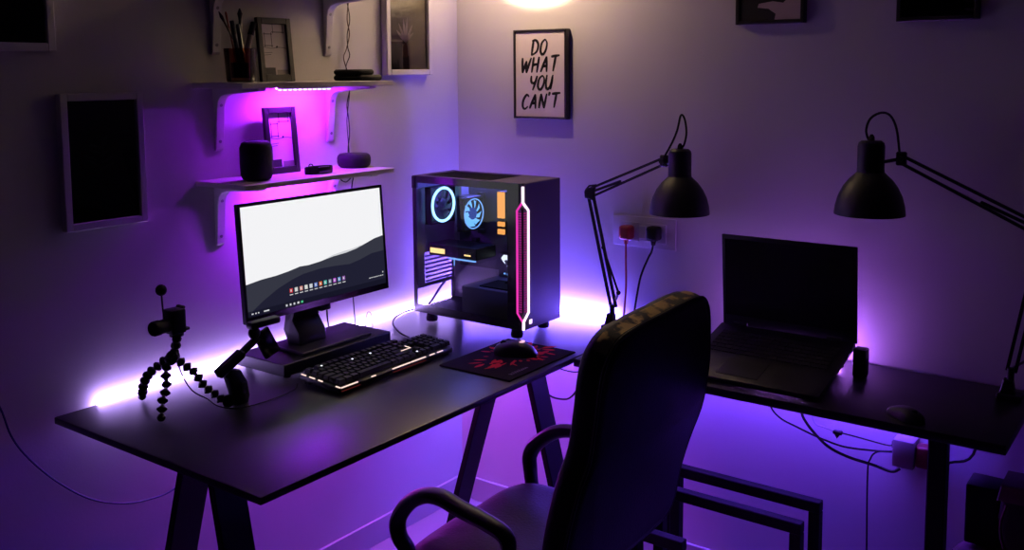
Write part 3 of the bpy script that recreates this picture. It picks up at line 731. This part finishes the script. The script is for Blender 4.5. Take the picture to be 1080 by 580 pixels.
# ------------------------------------------------------------------ flexible tripod with camera
t = thing('flexible_tripod', 'bendable tripod of black ball joints at the desk left end', 'tripod', (.2, -1.31, DZ))
legs = [[(.19, -1.3149, .868), (.1729, -1.3178, .8606), (.1559, -1.3282, .8443), (.1389, -1.3351, .8302), (.1218, -1.3354, .8111), (.1048, -1.3326, .7845), (.0877, -1.3244, .7600)],
        [(.2, -1.3197, .8659), (.2077, -1.3345, .8571), (.2154, -1.3419, .8398), (.2231, -1.3465, .8238), (.2309, -1.356, .8061), (.2386, -1.3687, .7926), (.2463, -1.376, .7778), (.254, -1.3839, .7600)],
        [(.21, -1.3142, .8738), (.2194, -1.3069, .8673), (.2289, -1.3019, .8583), (.2383, -1.2912, .8465), (.2478, -1.282, .8332), (.2572, -1.2787, .8182), (.2667, -1.2717, .8023), (.2761, -1.2609, .7904), (.2856, -1.2499, .7759), (.295, -1.2353, .7600)]]
for L in legs:
    mb = MB(); p = spline(L, 8); cum = [0]
    for i in range(1, len(p)): cum.append(cum[-1] + (p[i] - p[i - 1]).length)
    cnt = round(cum[-1] / .0188); pts = []
    for k in range(cnt + 1):
        s_ = cum[-1] * k / cnt; i = max(1, next((q for q in range(1, len(cum)) if cum[q] >= s_ - 1e-9), len(cum) - 1))
        f = (s_ - cum[i - 1]) / max(1e-9, cum[i] - cum[i - 1]); pts.append(p[i - 1].lerp(p[i], f))
    for i, q in enumerate(pts):
        d = (pts[min(i + 1, len(pts) - 1)] - pts[max(i - 1, 0)]).normalized(); r = .0122 if i < len(pts) - 1 else .0098
        mb.lathe([(.004, -.0085), (.0070, -.0066), (r, -.0012), (r, .0012), (.0070, .0066), (.004, .0085)], 'black', q, d, 14, smooth=False)
        if i: mb.cyl(pts[i - 1], q, .0045, 'steel', 8)
    mb.build('leg', t)
MB().ball((.2, -1.311, .8745), .0165, 'black').build('hub', t)
mb = MB()
for z, r, y in ((.8850, .011, -1.3068), (.8995, .0125, -1.3020), (.9150, .0115, -1.2985)):
    mb.lathe([(.006, -.009), (r * .85, -.006), (r, 0), (r * .85, .006), (.006, .009)], 'black', (.2, y, z), (0, .06, 1), 14, smooth=False)
mb.lathe([(.016, 0), (.017, .002), (.017, .006), (.010, .008)], 'black', (.2, -1.2985, .9220), n=16)
mb.build('ball_head', t)
t = thing('camera', 'small dark camera with a lens facing left on the bendable tripod', 'camera', (.2, -1.30, .930))
MB().box((.180, -1.3230, .9305), (.220, -1.2830, .9890), 'black', .005, 2, ).build('body', t)
MB().box((.186, -1.2900, .9860), (.214, -1.2790, .9935), 'black', .003, 1).build('shoe', t)
MB().lathe([(.016, 0), (.0172, .004), (.0165, .022), (.018, .026), (.018, .040), (.0165, .044), (.014, .040), (.001, .034)], 'rubber', (.2, -1.3215, .9530), (.15, -1, .02), 22).build('lens', t)
MB().box((.188, -1.2840, .9330), (.213, -1.2690, .9400), 'black', .002, 1).build('quick_release', t)
t = thing('microphone', 'small foam ball microphone on a thin stem above the camera', 'microphone', (.2, -1.3315, .96))
MB().tube(spline([(.2, -1.3262, .9560), (.2, -1.3320, .99), (.2, -1.3340, 1.030)], 5), .0022, 'black', 8).build('stem', t)
MB().ball((.2, -1.3345, 1.0390), .0130, 'fabric', (1, 1, 1.05)).build('foam_ball', t)
cable('microphone_cable', 'thin black lead trailing from the camera across the desk to the riser', [(.205, -1.315, .94), (.214, -1.318, .92), (.222, -1.32, .90), (.20, -1.29, .83), (.19, -1.255, .775), (.215, -1.232, .7535), (.285, -1.248, .7530), (.335, -1.223, .7530), (.347, -1.134, .7530), (.336, -1.064, .7530), (.31, -1.03, .7530)], .0016, 'rubber')

# ------------------------------------------------------------------ phone gimbal
t = thing('phone_gimbal', 'dark folding phone gimbal leaning between the tripod and monitor', 'gimbal', (.3, -1.21, DZ))
MB().prism([(.287, -1.216, .7505), (.287, -1.186, .7505), (.287, -1.180, .768), (.287, -1.186, .805), (.287, -1.204, .836), (.287, -1.230, .842), (.287, -1.240, .824), (.287, -1.228, .785)], (.028, 0, 0), 'black', .006, 2).build('base_motor', t)
MB().box((.3152, -1.206, .778), (.3170, -1.194, .806), 'mesh', .0008, 1).build('side_plate', t)
MB().ball((.300, -1.2330, .7660), .0150, 'rubber').build('foot_wheel', t)
MB().bar((.3, -1.262, .836), (.3, -1.190, .872), .022, .024, 'black', up=(0, -.45, .9), bev=.004).build('lower_arm', t)
MB().bar((.3, -1.198, .868), (.3, -1.142, .8985), .015, .016, 'black', up=(0, -.45, .9), bev=.003).build('upper_arm', t)
MB().ball((.3, -1.195, .8675), .0125, 'rubber').build('arm_joint', t)
MB().ball((.3, -1.1520, .9120), .0160, 'black', (.8, 1, 1)).build('head_motor', t)
mb = MB().box((.287, -1.168, .9225), (.313, -1.078, .9410), 'black', .006, 2, Matrix.Identity(4)); mb.build('clamp_arm', t)
mb = MB().prism([(.292, -1.154, .9020), (.292, -1.110, .9180), (.292, -1.074, .8520), (.292, -1.118, .8380)], (.012, 0, 0), 'blackgloss', .003, 2); mb.build('phone_holder', t)

# ------------------------------------------------------------------ desk lamps
def desk_lamp(label, base, elbow, wrist, shade, cord):
    t = thing('desk_lamp', label, 'desk lamp', (base[0], base[1], DZ), 'black spring-arm desk lamps')
    base, elbow, wrist, shade = V(base), V(elbow), V(wrist), V(shade)
    bz = DZ
    mb = MB().box((base.x - .028, base.y - .030, bz + .0004), (base.x + .028, base.y + .014, bz + .014), 'lamp', .003, 1)
    mb.prism([(base.x - .022, base.y - .022, bz + .014), (base.x + .012, base.y - .022, bz + .014), (base.x + .006, base.y - .022, bz + .048), (base.x - .014, base.y - .022, bz + .048)], (0, .026, 0), 'lamp', .003, 1)
    mb.cyl((base.x, base.y - .009, bz + .045), (base.x, base.y - .009, bz + .075), .008, 'lamp', 12)
    mb.build('clamp', t)
    d = (elbow - base); d2 = d.normalized(); side = V((-d2.z, 0, d2.x)).normalized()
    if side.x < 0: side = -side
    mb = MB()
    for s in (-.009, .009): mb.bar(base + side * s, elbow + side * s, .0075, .0075, 'lamp', up=(0, 1, 0))
    mb.build('lower_arm', t)
    mb = MB()
    p0 = base + d * .12 + side * .028; p1 = base + d * .52 + side * .006
    mb.tube([p0, p1], .0035, 'lamp', 8); mb.bar(base + d * .02, p0, .006, .006, 'steel', up=(0, 1, 0)); mb.ball(p0, .007, 'lamp'); mb.ball(p1, .006, 'lamp')
    mb.build('lower_spring', t)
    e = (wrist - elbow); e2 = e.normalized(); sd = V((-e2.z, 0, e2.x)).normalized()
    if sd.z < 0: sd = -sd
    mb = MB()
    for s in (-.011, .011): mb.bar(elbow + sd * s * 1.15, wrist + sd * s * .8, .0072, .0072, 'lamp', up=(0, 1, 0))
    mb.build('upper_arm', t)
    mb = MB(); mb.tube([elbow + sd * .002, elbow + e * .42 + sd * -.004], .0042, 'lamp', 8); mb.build('upper_spring', t)
    mb = MB()
    mb.prism([elbow + V((-.018, -.006, -.016)), elbow + V((.012, -.006, -.022)), elbow + V((.016, -.006, .010)), elbow + V((.020, -.006, .022)), elbow + V((-.006, -.006, .016)), elbow + V((-.020, -.006, .004))], (0, .012, 0), 'lamp', .002, 1)
    mb.tube([elbow + V((-.018, 0, .006)), elbow + V((-.004, 0, .022)), elbow + V((.022, 0, .026))], .003, 'lamp', 8)
    mb.build('elbow_joint', t)
    mb = MB(); mb.box(wrist - V((.010, .008, .016)), wrist + V((.014, .008, .018)), 'lamp', .003, 1)
    neckp = V((shade.x, shade.y, shade.z + .135))
    mb.tube([wrist, (wrist + neckp) / 2 + V((0, 0, -.004)), neckp], .0045, 'lamp', 8); mb.cyl(wrist + V((0, -.016, 0)), wrist + V((0, .014, 0)), .008, 'lamp', 12)
    mb.build('wrist_joint', t)
    out = [(.0857, 0), (.0857, .004), (.0835, .022), (.0770, .047), (.0660, .070), (.0520, .089), (.0400, .100), (.0335, .107), (.0328, .118), (.0328, .172), (.0305, .181), (.0240, .186), (.0001, .187)]
    inn = [(.0848, .0002), (.0820, .022), (.0755, .046), (.0645, .0685), (.0500, .087), (.0380, .097), (.0001, .099)]
    MB().lathe(out, 'lamp', shade, n=40, cap=False).build('shade', t)
    MB().lathe(inn, 'lampin', shade, n=40, cap=False).build('shade_lining', t)
    mb = MB(); mb.lathe([(.012, .098), (.013, .075), (.026, .050), (.029, .035), (.024, .018), (.010, .008), (.0001, .006)], 'bulb', shade, n=20, cap=False); mb.build('bulb', t)
    mb = MB().lathe([(.008, .186), (.007, .196), (.003, .202)], 'rubber', shade, n=12); mb.tube(spline(cord, 6), .0030, 'rubber', 8); mb.build('cord', t)
    return t
desk_lamp('black spring-arm lamp clamped between computer case and socket', (.690, -.100, .815), (.606, -.100, 1.164), (.862, -.110, 1.276), (.924, -.130, 1.1295),
          [(.868, -.12, 1.288), (.8962, -.13, 1.3283), (.9137, -.13, 1.367), (.9251, -.13, 1.4110), (.937, -.13, 1.4015), (.9434, -.13, 1.3625), (.936, -.13, 1.328), (.926, -.13, 1.318)])
desk_lamp('black spring-arm lamp at the right edge, arm running out of frame', (1.790, -.100, .815), (1.853, -.150, 1.163), (1.532, -.150, 1.318), (1.461, -.150, 1.1745),
          [(1.5290, -.15, 1.333), (1.520, -.15, 1.3916), (1.5043, -.15, 1.424), (1.4814, -.15, 1.4306), (1.4566, -.15, 1.4158), (1.4470, -.15, 1.388), (1.452, -.15, 1.366), (1.4600, -.15, 1.3600)])

# ------------------------------------------------------------------ socket and plugs
t = thing('socket_plate', 'white double socket plate on the back wall between lamp and laptop', 'socket', (.743, 0, .99))
mb = MB(); zc0, zc1 = .9930, 1.0890
mb.prism([(.634, -.0005, zc0), (.852, -.0005, zc0), (.852, -.0005, zc1), (.634, -.0005, zc1)], (0, -.008, 0), 'whiteplastic', .003, 2)
mb.build('plate', t)
for x in (.660, .754):
    mb = MB().box((x, -.0115, zc0 + .018), (x + .068, -.0085, zc1 - .018), 'whiteplastic', .0012, 1); mb.build('socket_face', t)
mb = MB().box((.728, -.0120, 1.020), (.752, -.0085, 1.062), 'whiteplastic', .002, 1); mb.build('rocker_switch', t)
def plug(label, x, z, m, cord, cm):
    t = thing('plug', label, 'plug', (x, -.012, z), 'plugs in the wall socket')
    mb = MB().box((x - .020, -.050, z - .022), (x + .020, -.0118, z + .022), m, .009, 3)
    mb.tube([(x, -.034, z - .018), (x, -.034, z - .036)], [.010, .006], m, 10); mb.build('plug_body', t)
    MB().tube(spline(cord, 6), .0034, cm, 8).build('cord', t)
plug('red plug in the left socket with a red cord', .695, 1.0400, 'red', [(.695, -.034, 1.010), (.695, -.034, .9478), (.696, -.034, .8725), (.692, -.036, .80), (.688, -.038, .7545)], 'red')
plug('black plug in the right socket with a black cord', .790, 1.0450, 'rubber', [(.790, -.034, 1.015), (.785, -.034, .99), (.772, -.034, .9652), (.748, -.034, .9087), (.735, -.034, .8472), (.722, -.034, .77), (.718, -.034, .7545)], 'rubber')

# ------------------------------------------------------------------ laptop group
t = thing('laptop_stand', 'black wedge stand raising the laptop rear', 'laptop stand', (1.24, -.27, DZ))
pl = lambda y: .835 + .232 * (y + .13)
mb = MB()
for x in (1.09, 1.37):
    mb.prism([(x, -.125, DZ + .0004), (x, -.125, pl(-.125) - .0215), (x, -.370, pl(-.37) - .0215), (x, -.370, DZ + .0004)], (.02, 0, 0), 'black', .001, 1)
mb.box((1.09, -.138, DZ + .012), (1.40, -.125, DZ + .040), 'black'); mb.build('wedge_frame', t)
t = thing('laptop', 'open black laptop with a dark screen on the side desk', 'laptop', (1.245, -.27, .79))
ta = math.asin(.226); ml = Matrix.Translation((1.245, -.13, .835)) @ Matrix.Rotation(ta, 4, 'X')
mb = MB().box((-.186, -.290, -.017), (.186, .0, -.002), 'black', .004, 2, ml); mb.build('base', t)
mb = MB()
for r in range(6):
    for k in range(15):
        x = -.160 + k * .0215; mb.box((x, -.045 - r * .0195 - .0170, -.0018), (x + .0195, -.045 - r * .0195, -.0002), 'key', 0, 1, ml)
mb.build('keys', t)
mb = MB().box((-.085, -.268, -.0019), (.025, -.183, -.0008), 'black', .0004, 1, ml); mb.build('touchpad', t)
lt, lb = V((1.245, -.150, 1.0850)), V((1.245, -.130, .838)); lu = (lt - lb); LH = lu.length; lu.normalize(); ln = V((1, 0, 0)).cross(lu)
mlid = Matrix(((1, lu.x, ln.x, lb.x), (0, lu.y, ln.y, lb.y + .009), (0, lu.z, ln.z, lb.z), (0, 0, 0, 1)))
mb = MB().box((-.186, -.012, -.008), (.186, LH, 0), 'black', .003, 2, mlid) ; mb.build('lid', t)
sgn = 1
mb = MB().box((-.176, .018, .0), (.176, LH - .012, .0012), 'blackgloss', 0, 1, mlid); mb.build('display', t)
for x in (-.13, .13): MB().tube([ml @ V((x - .02, 0, 0)), ml @ V((x + .02, 0, 0))], .005, 'black', 10).build('hinge', t)
t = thing('small_speaker', 'small black box standing behind the right corner of the laptop', 'speaker', (1.446, -.146, DZ))
MB().box((1.4335, -.165, DZ + .003), (1.466, -.128, .826), 'black', .004, 2).build('body', t)
MB().box((1.436, -.162, DZ + .0004), (1.463, -.131, DZ + .0029), 'rubber').build('foot_pad', t)
t = thing('wireless_mouse', 'small black mouse lying on the side desk before the right lamp', 'mouse', (1.62, -.39, DZ))
m2 = Matrix.Translation((1.622, -.388, DZ + .0006)) @ Matrix.Rotation(math.radians(145), 4, 'Z')
mouse_body(MB(), .098, .058, .026, 'black', m2).build('shell', t)
MB().tube([m2 @ V((-.028, -.003, .021)), m2 @ V((-.028, .003, .021))], .006, 'rubber', 12).build('scroll_wheel', t)

# ------------------------------------------------------------------ under the side desk
t = thing('power_strip', 'white power outlet block on the wall under the side desk', 'power strip', (1.54, -.03, .50))
MB().box((1.512, -.060, .497), (1.566, -.0005, .571), 'blockplastic', .004, 2).build('body', t)
MB().box((1.509, -.052, .545), (1.5125, -.030, .562), 'black').build('socket_face', t)
t = thing('plug', 'dark red plug on the right side of the power block', 'plug', (1.59, -.03, .51))
MB().box((1.5665, -.054, .503), (1.604, -.012, .562), 'darkred', .009, 3).build('plug_body', t)
MB().tube(spline([(1.60, -.033, .515), (1.620, -.035, .518), (1.65, -.03, .53), (1.70, -.02, .56), (1.72, -.02, .70)], 5), .0035, 'rubber', 8).build('cord', t)
cable('hanging_cable', 'thin cable curving under the side desk into the power block top left', [(1.14, -.06, .70), (1.175, -.06, .60), (1.2057, -.06, .565), (1.2552, -.06, .5482), (1.3221, -.06, .5305), (1.3869, -.06, .5213), (1.4618, -.06, .5281), (1.5115, -.055, .5343)], .0028, 'black')
cable('hanging_cable', 'thick cable sagging lowest under the side desk', [(1.26, -.06, .70), (1.268, -.06, .60), (1.2815, -.06, .5675), (1.3141, -.06, .5341), (1.3487, -.06, .5097), (1.4003, -.06, .4952), (1.463, -.06, .4892), (1.5119, -.06, .4829), (1.534, -.06, .4960)], .0042, 'black')
t = thing('inline_switch', 'small light-strip controller with leads under the side desk', 'controller', (1.37, -.06, .555))
MB().box((1.357, -.066, .552), (1.382, -.052, .562), 'black', .002, 1).build('controller_body', t)
MB().prism([(1.362, -.0665, .552), (1.376, -.0665, .552), (1.369, -.0665, .541)], (0, .012, 0), 'black', .001, 1).build('rocker', t)
MB().tube(spline([(1.29, -.05, .70), (1.298, -.06, .60), (1.308, -.06, .5678), (1.33, -.06, .564), (1.358, -.06, .558)], 5), .0022, 'whiteplastic', 7).build('strip_lead', t)
MB().tube(spline([(1.381, -.06, .558), (1.42, -.06, .5561), (1.4978, -.055, .5495), (1.511, -.045, .5525)], 5), .0022, 'black', 7).build('power_lead', t)
cable('hanging_cable', 'thin cable dropping straight to the floor from the power block', [(1.511, -.04, .5310), (1.4742, -.06, .5268), (1.4576, -.06, .5036), (1.4515, -.06, .46), (1.4552, -.06, .2487), (1.457, -.05, .06), (1.46, -.06, .004), (1.50, -.06, .004)], .0024, 'black')
cable('hanging_cable', 'black cable looping below the front left corner of the side desk', [(.80, -.20, .722), (.74, -.26, .70), (.712, -.3, .666), (.689, -.3, .619), (.668, -.3, .588), (.64, -.3, .572), (.589, -.3, .573), (.54, -.28, .60), (.50, -.25, .70), (.49, -.24, .728)], .0030, 'black')
cable('hanging_cable', 'thin slack cable just under the joint of the two desks', [(.60, -.42, .727), (.66, -.41, .711), (.689, -.4, .700), (.73, -.4, .698), (.759, -.4, .705), (.80, -.38, .726)], .0018, 'black')
cable('wall_cable', 'blue cable sagging along the left wall below the desk end', [(.014, -1.72, .93), (.012, -1.66, .862), (.012, -1.625, .804), (.012, -1.604, .732), (.012, -1.569, .669), (.012, -1.506, .591), (.012, -1.428, .52), (.012, -1.342, .476), (.012, -1.264, .459), (.012, -1.2, .46), (.012, -1.12, .49), (.013, -1.0, .58), (.013, -.9, .70)], .0024, 'bluecable')

# nested metal frames
def metal_frame(label, x0, x1, y, z):
    t = thing('metal_frame', label, 'metal frame', ((x0 + x1) / 2, y, 0), 'nested metal frames')
    w = .030
    MB().box((x0, y - w / 2, z - w), (x1, y + w / 2, z), 'blackmetal', .002, 1).build('rail', t)
    for x in (x0, x1 - w):
        MB().box((x, y - w / 2, .026), (x + w, y + w / 2, z - w - .0003), 'blackmetal', .002, 1).build('leg', t)
        MB().box((x, y - .040, 0), (x + w, y + .040, .0255), 'blackmetal', .002, 1).build('foot_bar', t)
    return t
metal_frame('tallest black tube frame standing under the side desk behind the chair', .93, 1.366, -.170, .402)
metal_frame('middle black tube frame nested in front of the tallest one', .93, 1.352, -.272, .380)
metal_frame('lowest black tube frame, mostly hidden by the chair', .80, 1.085, -.405, .308)

# right corner: pouf, box, bag
t = thing('pouf', 'red round pouf cut off at the lower right corner', 'pouf', (1.888, -.34, 0))
MB().lathe([(.10, .002), (.165, .004), (.178, .03), (.180, .25), (.178, .41), (.168, .445), (.145, .460), (.08, .466), (.001, .467)], 'pouf', (1.888, -.34, 0), n=48).build('cushion', t)
MB().tube([(1.888 + .1805 * math.cos(a), -.34 + .1805 * math.sin(a), .415) for a in [2 * PI * i / 48 for i in range(48)]], .004, 'pouf', 8, closed=True).build('piping', t)
t = thing('black_box', 'upright black box on the red pouf beside the brown bag', 'box', (1.78, -.30, .467))
MB().box((1.742, -.330, .4675), (1.812, -.250, .606), 'black', .005, 2).build('body', t)
MB().box((1.748, -.3312, .474), (1.806, -.3302, .600), 'fabric').build('front_cloth', t)
t = thing('canvas_bag', 'brown canvas bag on the red pouf at the right picture edge', 'bag', (1.88, -.33, .467))
mb = MB().prism([(1.830, -.375, .4680), (1.935, -.375, .4680), (1.945, -.375, .54), (1.925, -.375, .635), (1.825, -.375, .632), (1.816, -.375, .56)], (0, .10, 0), 'bagdark', .014, 3); mb.build('body', t)
MB().prism([(1.813, -.378, .600), (1.930, -.378, .600), (1.928, -.378, .641), (1.820, -.378, .638)], (0, .106, 0), 'bag', .008, 2).build('flap', t)
MB().tube(spline([(1.835, -.385, .60), (1.826, -.392, .56), (1.830, -.392, .52), (1.845, -.384, .48)], 5), .007, 'bag', 8, sq=(1, .4)).build('strap', t)

# ------------------------------------------------------------------ office chair
t = thing('office_chair', 'black leather office chair seen from behind at the desks', 'chair', (1.0, -.93, 0))
def catmull_closed(pts, n=4):
    out = []; N = len(pts)
    for i in range(N):
        p0, p1, p2, p3 = [V(pts[(i + k) % N]) for k in (-1, 0, 1, 2)]
        for k in range(n):
            u = k / n
            out.append(.5 * ((2 * p1) + (p2 - p0) * u + (2 * p0 - 5 * p1 + 4 * p2 - p3) * u * u + (3 * p1 - p0 - 3 * p2 + p3) * u ** 3))
    return out
bo = [(-1.085, .56), (-1.085, .64), (-1.075, .715), (-1.058, .768), (-1.066, .855), (-1.077, .922), (-1.078, .970), (-1.062, 1.004), (-1.028, 1.024), (-.97, 1.031), (-.86, 1.036), (-.745, 1.0405), (-.675, 1.034), (-.634, 1.005), (-.598, .949), (-.556, .860), (-.538, .790), (-.535, .727), (-.566, .655), (-.580, .576), (-.575, .50), (-.62, .46), (-.83, .45), (-1.03, .46), (-1.075, .50)]
rec = lambda z: 1.14 + (z - .5) * .22
outl = catmull_closed([(rec(z), y, z) for y, z in bo], 3)
# padded back: rings from rear to front
mb = MB(); cen = V((rec(.75), -.82, .75)); nb = V((-1, 0, .22)).normalized()
def ring(d, s, bulge=0):
    return [cen + (p - cen) * s + nb * d for p in outl]
rings = [ring(-.004, .93), ring(.0, .975), ring(.010, 1.0), ring(.042, 1.0), ring(.058, .985), ring(.066, .94), ring(.072, .80), ring(.066, .5)]
N = len(outl); vs = [v for r_ in rings for v in r_]; fs = []
for i in range(len(rings) - 1):
    for k in range(N): fs.append((i * N + k, i * N + (k + 1) % N, (i + 1) * N + (k + 1) % N, (i + 1) * N + k))
fs += [tuple(range(N)), tuple((len(rings) - 1) * N + k for k in range(N))]
mb.faces(vs, fs, 'leather', True); mb.build('backrest', t, sharp=50)
MB().tube([cen + (p - cen) * 1.0 + nb * .004 for p in outl], .004, 'leather', 6, closed=True).build('piping', t)
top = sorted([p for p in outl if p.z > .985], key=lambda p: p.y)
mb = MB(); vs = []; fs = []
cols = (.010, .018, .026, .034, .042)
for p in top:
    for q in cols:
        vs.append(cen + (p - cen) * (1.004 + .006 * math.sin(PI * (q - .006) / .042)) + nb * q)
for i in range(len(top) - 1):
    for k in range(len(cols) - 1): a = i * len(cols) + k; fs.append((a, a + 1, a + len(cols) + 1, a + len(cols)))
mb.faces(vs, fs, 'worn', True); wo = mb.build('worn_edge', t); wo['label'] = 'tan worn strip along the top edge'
# seat cushion: domed, with creases in the bump
mb = MB(); nu, nv = 22, 22; sx0, sx1, sy0, sy1 = .765, 1.115, -1.155, -.690
vs = []; fs = []
for i in range(nu + 1):
    for j in range(nv + 1):
        u, v = i / nu * 2 - 1, j / nv * 2 - 1
        k = (abs(u) ** 6 + abs(v) ** 6) ** (1 / 6); mx_ = max(abs(u), abs(v), 1e-6)
        uu, vv = (u * mx_ / max(k, 1e-6), v * mx_ / max(k, 1e-6))
        e = max(0, 1 - mx_ ** 5)
        z = .494 + .030 * e ** .6 + .004 * math.sin(9 * v + 3 * u) * e * (1 - u) * .5 - .010 * (1 - abs(v)) * e * .5
        vs.append(V(((sx0 + sx1) / 2 + uu * (sx1 - sx0) / 2, (sy0 + sy1) / 2 + vv * (sy1 - sy0) / 2, z)))
for i in range(nu):
    for j in range(nv): q = i * (nv + 1) + j; fs.append((q, q + nv + 1, q + nv + 2, q + 1))
edge = [i * (nv + 1) for i in range(nu + 1)] + [nu * (nv + 1) + j for j in range(1, nv + 1)] + [i * (nv + 1) + nv for i in range(nu - 1, -1, -1)] + [j for j in range(nv - 1, 0, -1)]
b0 = len(vs); c0 = V(((sx0 + sx1) / 2, (sy0 + sy1) / 2, 0))
for s_, z in ((1.0, .470), (.97, .440), (.90, .430)):
    for q in edge: p = vs[q]; vs.append(V((c0.x + (p.x - c0.x) * s_, c0.y + (p.y - c0.y) * s_, z)))
E_ = len(edge)
prev = edge
for s_ in range(3):
    cur = [b0 + s_ * E_ + k for k in range(E_)]
    for k in range(E_): fs.append((prev[k], prev[(k + 1) % E_], cur[(k + 1) % E_], cur[k]))
    prev = cur
fs.append(tuple(prev)); mb.faces(vs, fs, 'leather', True); mb.build('seat', t, sharp=60)
near = [(.83, -1.165, .45), (.8251, -1.185, .5281), (.8155, -1.2, .563), (.8092, -1.2, .5936), (.8239, -1.2, .6246), (.8556, -1.2, .6571), (.8964, -1.2, .6773), (.9359, -1.2, .681), (.9805, -1.2, .6715), (1.0484, -1.2, .661), (1.0901, -1.2, .6481), (1.0999, -1.2, .6213), (1.085, -1.19, .55), (1.06, -1.165, .46)]
far = [(.815, -.705, .45), (.795, -.69, .500), (.784, -.68, .530), (.7830, -.68, .560), (.8007, -.68, .5925), (.8408, -.68, .6272), (.8777, -.68, .6462), (.9175, -.68, .6538), (.9565, -.68, .6544), (1.04, -.68, .652), (1.085, -.68, .64), (1.098, -.68, .61), (1.08, -.69, .55), (1.06, -.715, .46)]
for pts in (near, far):
    sp_ = spline(pts, 5); n = len(sp_)
    mb = MB().tube(sp_, [.0135 + .004 * math.sin(PI * i / n) for i in range(n)], 'black', 12, sq=(1.25, .95)); mb.build('armrest', t)
MB().box((.85, -1.10, .405), (1.09, -.75, .431), 'black', .006, 1).build('seat_plate', t)
MB().bar((1.02, -.86, .415), (1.12, -.86, .47), .07, .012, 'black', up=(1, 0, 0), bev=.003).build('back_bracket', t)
MB().lathe([(.026, .10), (.026, .25), (.016, .25), (.016, .406)], 'black', (1.0, -.93, 0), n=20).build('gas_column', t)
for k in range(5):
    a = 2 * PI * k / 5 + .3; d = V((math.cos(a), math.sin(a), 0)); c = V((1.0, -.93, 0))
    l = MB().bar(c + d * .02 + V((0, 0, .10)), c + d * .29 + V((0, 0, .078)), .045, .03, 'black', bev=.006).build('base_leg', t)
    p = c + d * .285; s = V((-d.y, d.x, 0))
    mb = MB()
    for q in (-.014, .014): mb.lathe([(.02, -.008), (.027, -.005), (.027, .005), (.02, .008)], 'rubber', p + s * q + V((0, 0, .0275)), s, 18)
    mb.cyl(p + V((0, 0, .03)), p + V((0, 0, .068)), .008, 'steel', 10); mb.build('caster', l)

# ------------------------------------------------------------------ light
t = thing('unseen_wall_lamp', 'unseen wall lamp above the framed motto, black plate added to block its light', 'wall lamp', (.352, 0, 2.05))
MB().box((.342, -.338, 2.112), (.362, -.0005, 2.126), 'lamp', .002, 1).build('arm', t)
MB().box((.343, -.346, 1.830), (.62, -.338, 2.16), 'lamp', .002, 1).build('shade', t)  # unseen plate, added to keep the warm light off desk and room
def point(name, loc, col, power, r=.03):
    l = bpy.data.lights.new(name, 'POINT'); l.energy = power; l.color = col; l.shadow_soft_size = r
    o = bpy.data.objects.new(name, l); o.location = loc; C.objects.link(o); return o
point('warm_wall_lamp', (.352, -.300, 2.050), (1, .64, .42), 1.6, .02)
sl = bpy.data.lights.new('warm_wall_spot', 'SPOT'); sl.energy = 110; sl.color = (1, .74, .42); sl.shadow_soft_size = .015
sl.spot_size = math.radians(92); sl.spot_blend = .12
so = bpy.data.objects.new('warm_wall_spot', sl); so.location = (.352, -.300, 2.050); so.rotation_euler = (math.radians(90), 0, 0); C.objects.link(so)
tl = bpy.data.lights.new('warm_wall_spill', 'SPOT'); tl.energy = 19; tl.color = (1, .68, .48); tl.shadow_soft_size = .02
tl.spot_size = math.radians(152); tl.spot_blend = 1
to = bpy.data.objects.new('warm_wall_spill', tl); to.location = (.352, -.300, 2.050); to.rotation_euler = (math.radians(80), 0, 0); C.objects.link(to)
w = bpy.data.worlds.new('World'); sc.world = w; w.use_nodes = True
w.node_tree.nodes['Background'].inputs[0].default_value = (.40, .22, .60, 1)
w.node_tree.nodes['Background'].inputs[1].default_value = .003

# ------------------------------------------------------------------ camera
cam = bpy.data.cameras.new('Camera'); co = bpy.data.objects.new('Camera', cam); C.objects.link(co)
yaw, pit, rol = math.radians(36.2892), math.radians(5.6864), math.radians(-.3802)
fw = V((-math.sin(yaw) * math.cos(pit), math.cos(yaw) * math.cos(pit), -math.sin(pit)))
r0 = V((math.cos(yaw), math.sin(yaw), 0)); u0 = r0.cross(fw)
r_ = math.cos(rol) * r0 + math.sin(rol) * u0; u_ = -math.sin(rol) * r0 + math.cos(rol) * u0
co.matrix_world = Matrix(((r_.x, u_.x, -fw.x, 2.1625), (r_.y, u_.y, -fw.y, -2.6273), (r_.z, u_.z, -fw.z, 1.5398), (0, 0, 0, 1)))
cam.sensor_width = 36; cam.lens = 1018.4 * 36 / 1080; cam.shift_y = -113.633 / 1080; cam.clip_start = .05
sc.camera = co
sc.view_settings.view_transform = 'Standard'; sc.view_settings.look = 'None'
sc.view_settings.exposure = 0; sc.view_settings.gamma = 1; sc.view_settings.use_curve_mapping = False
sc.cycles.use_denoising = True
sc.cycles.max_bounces = 8; sc.cycles.diffuse_bounces = 5; sc.cycles.transparent_max_bounces = 12
sc.cycles.sample_clamp_indirect = 8
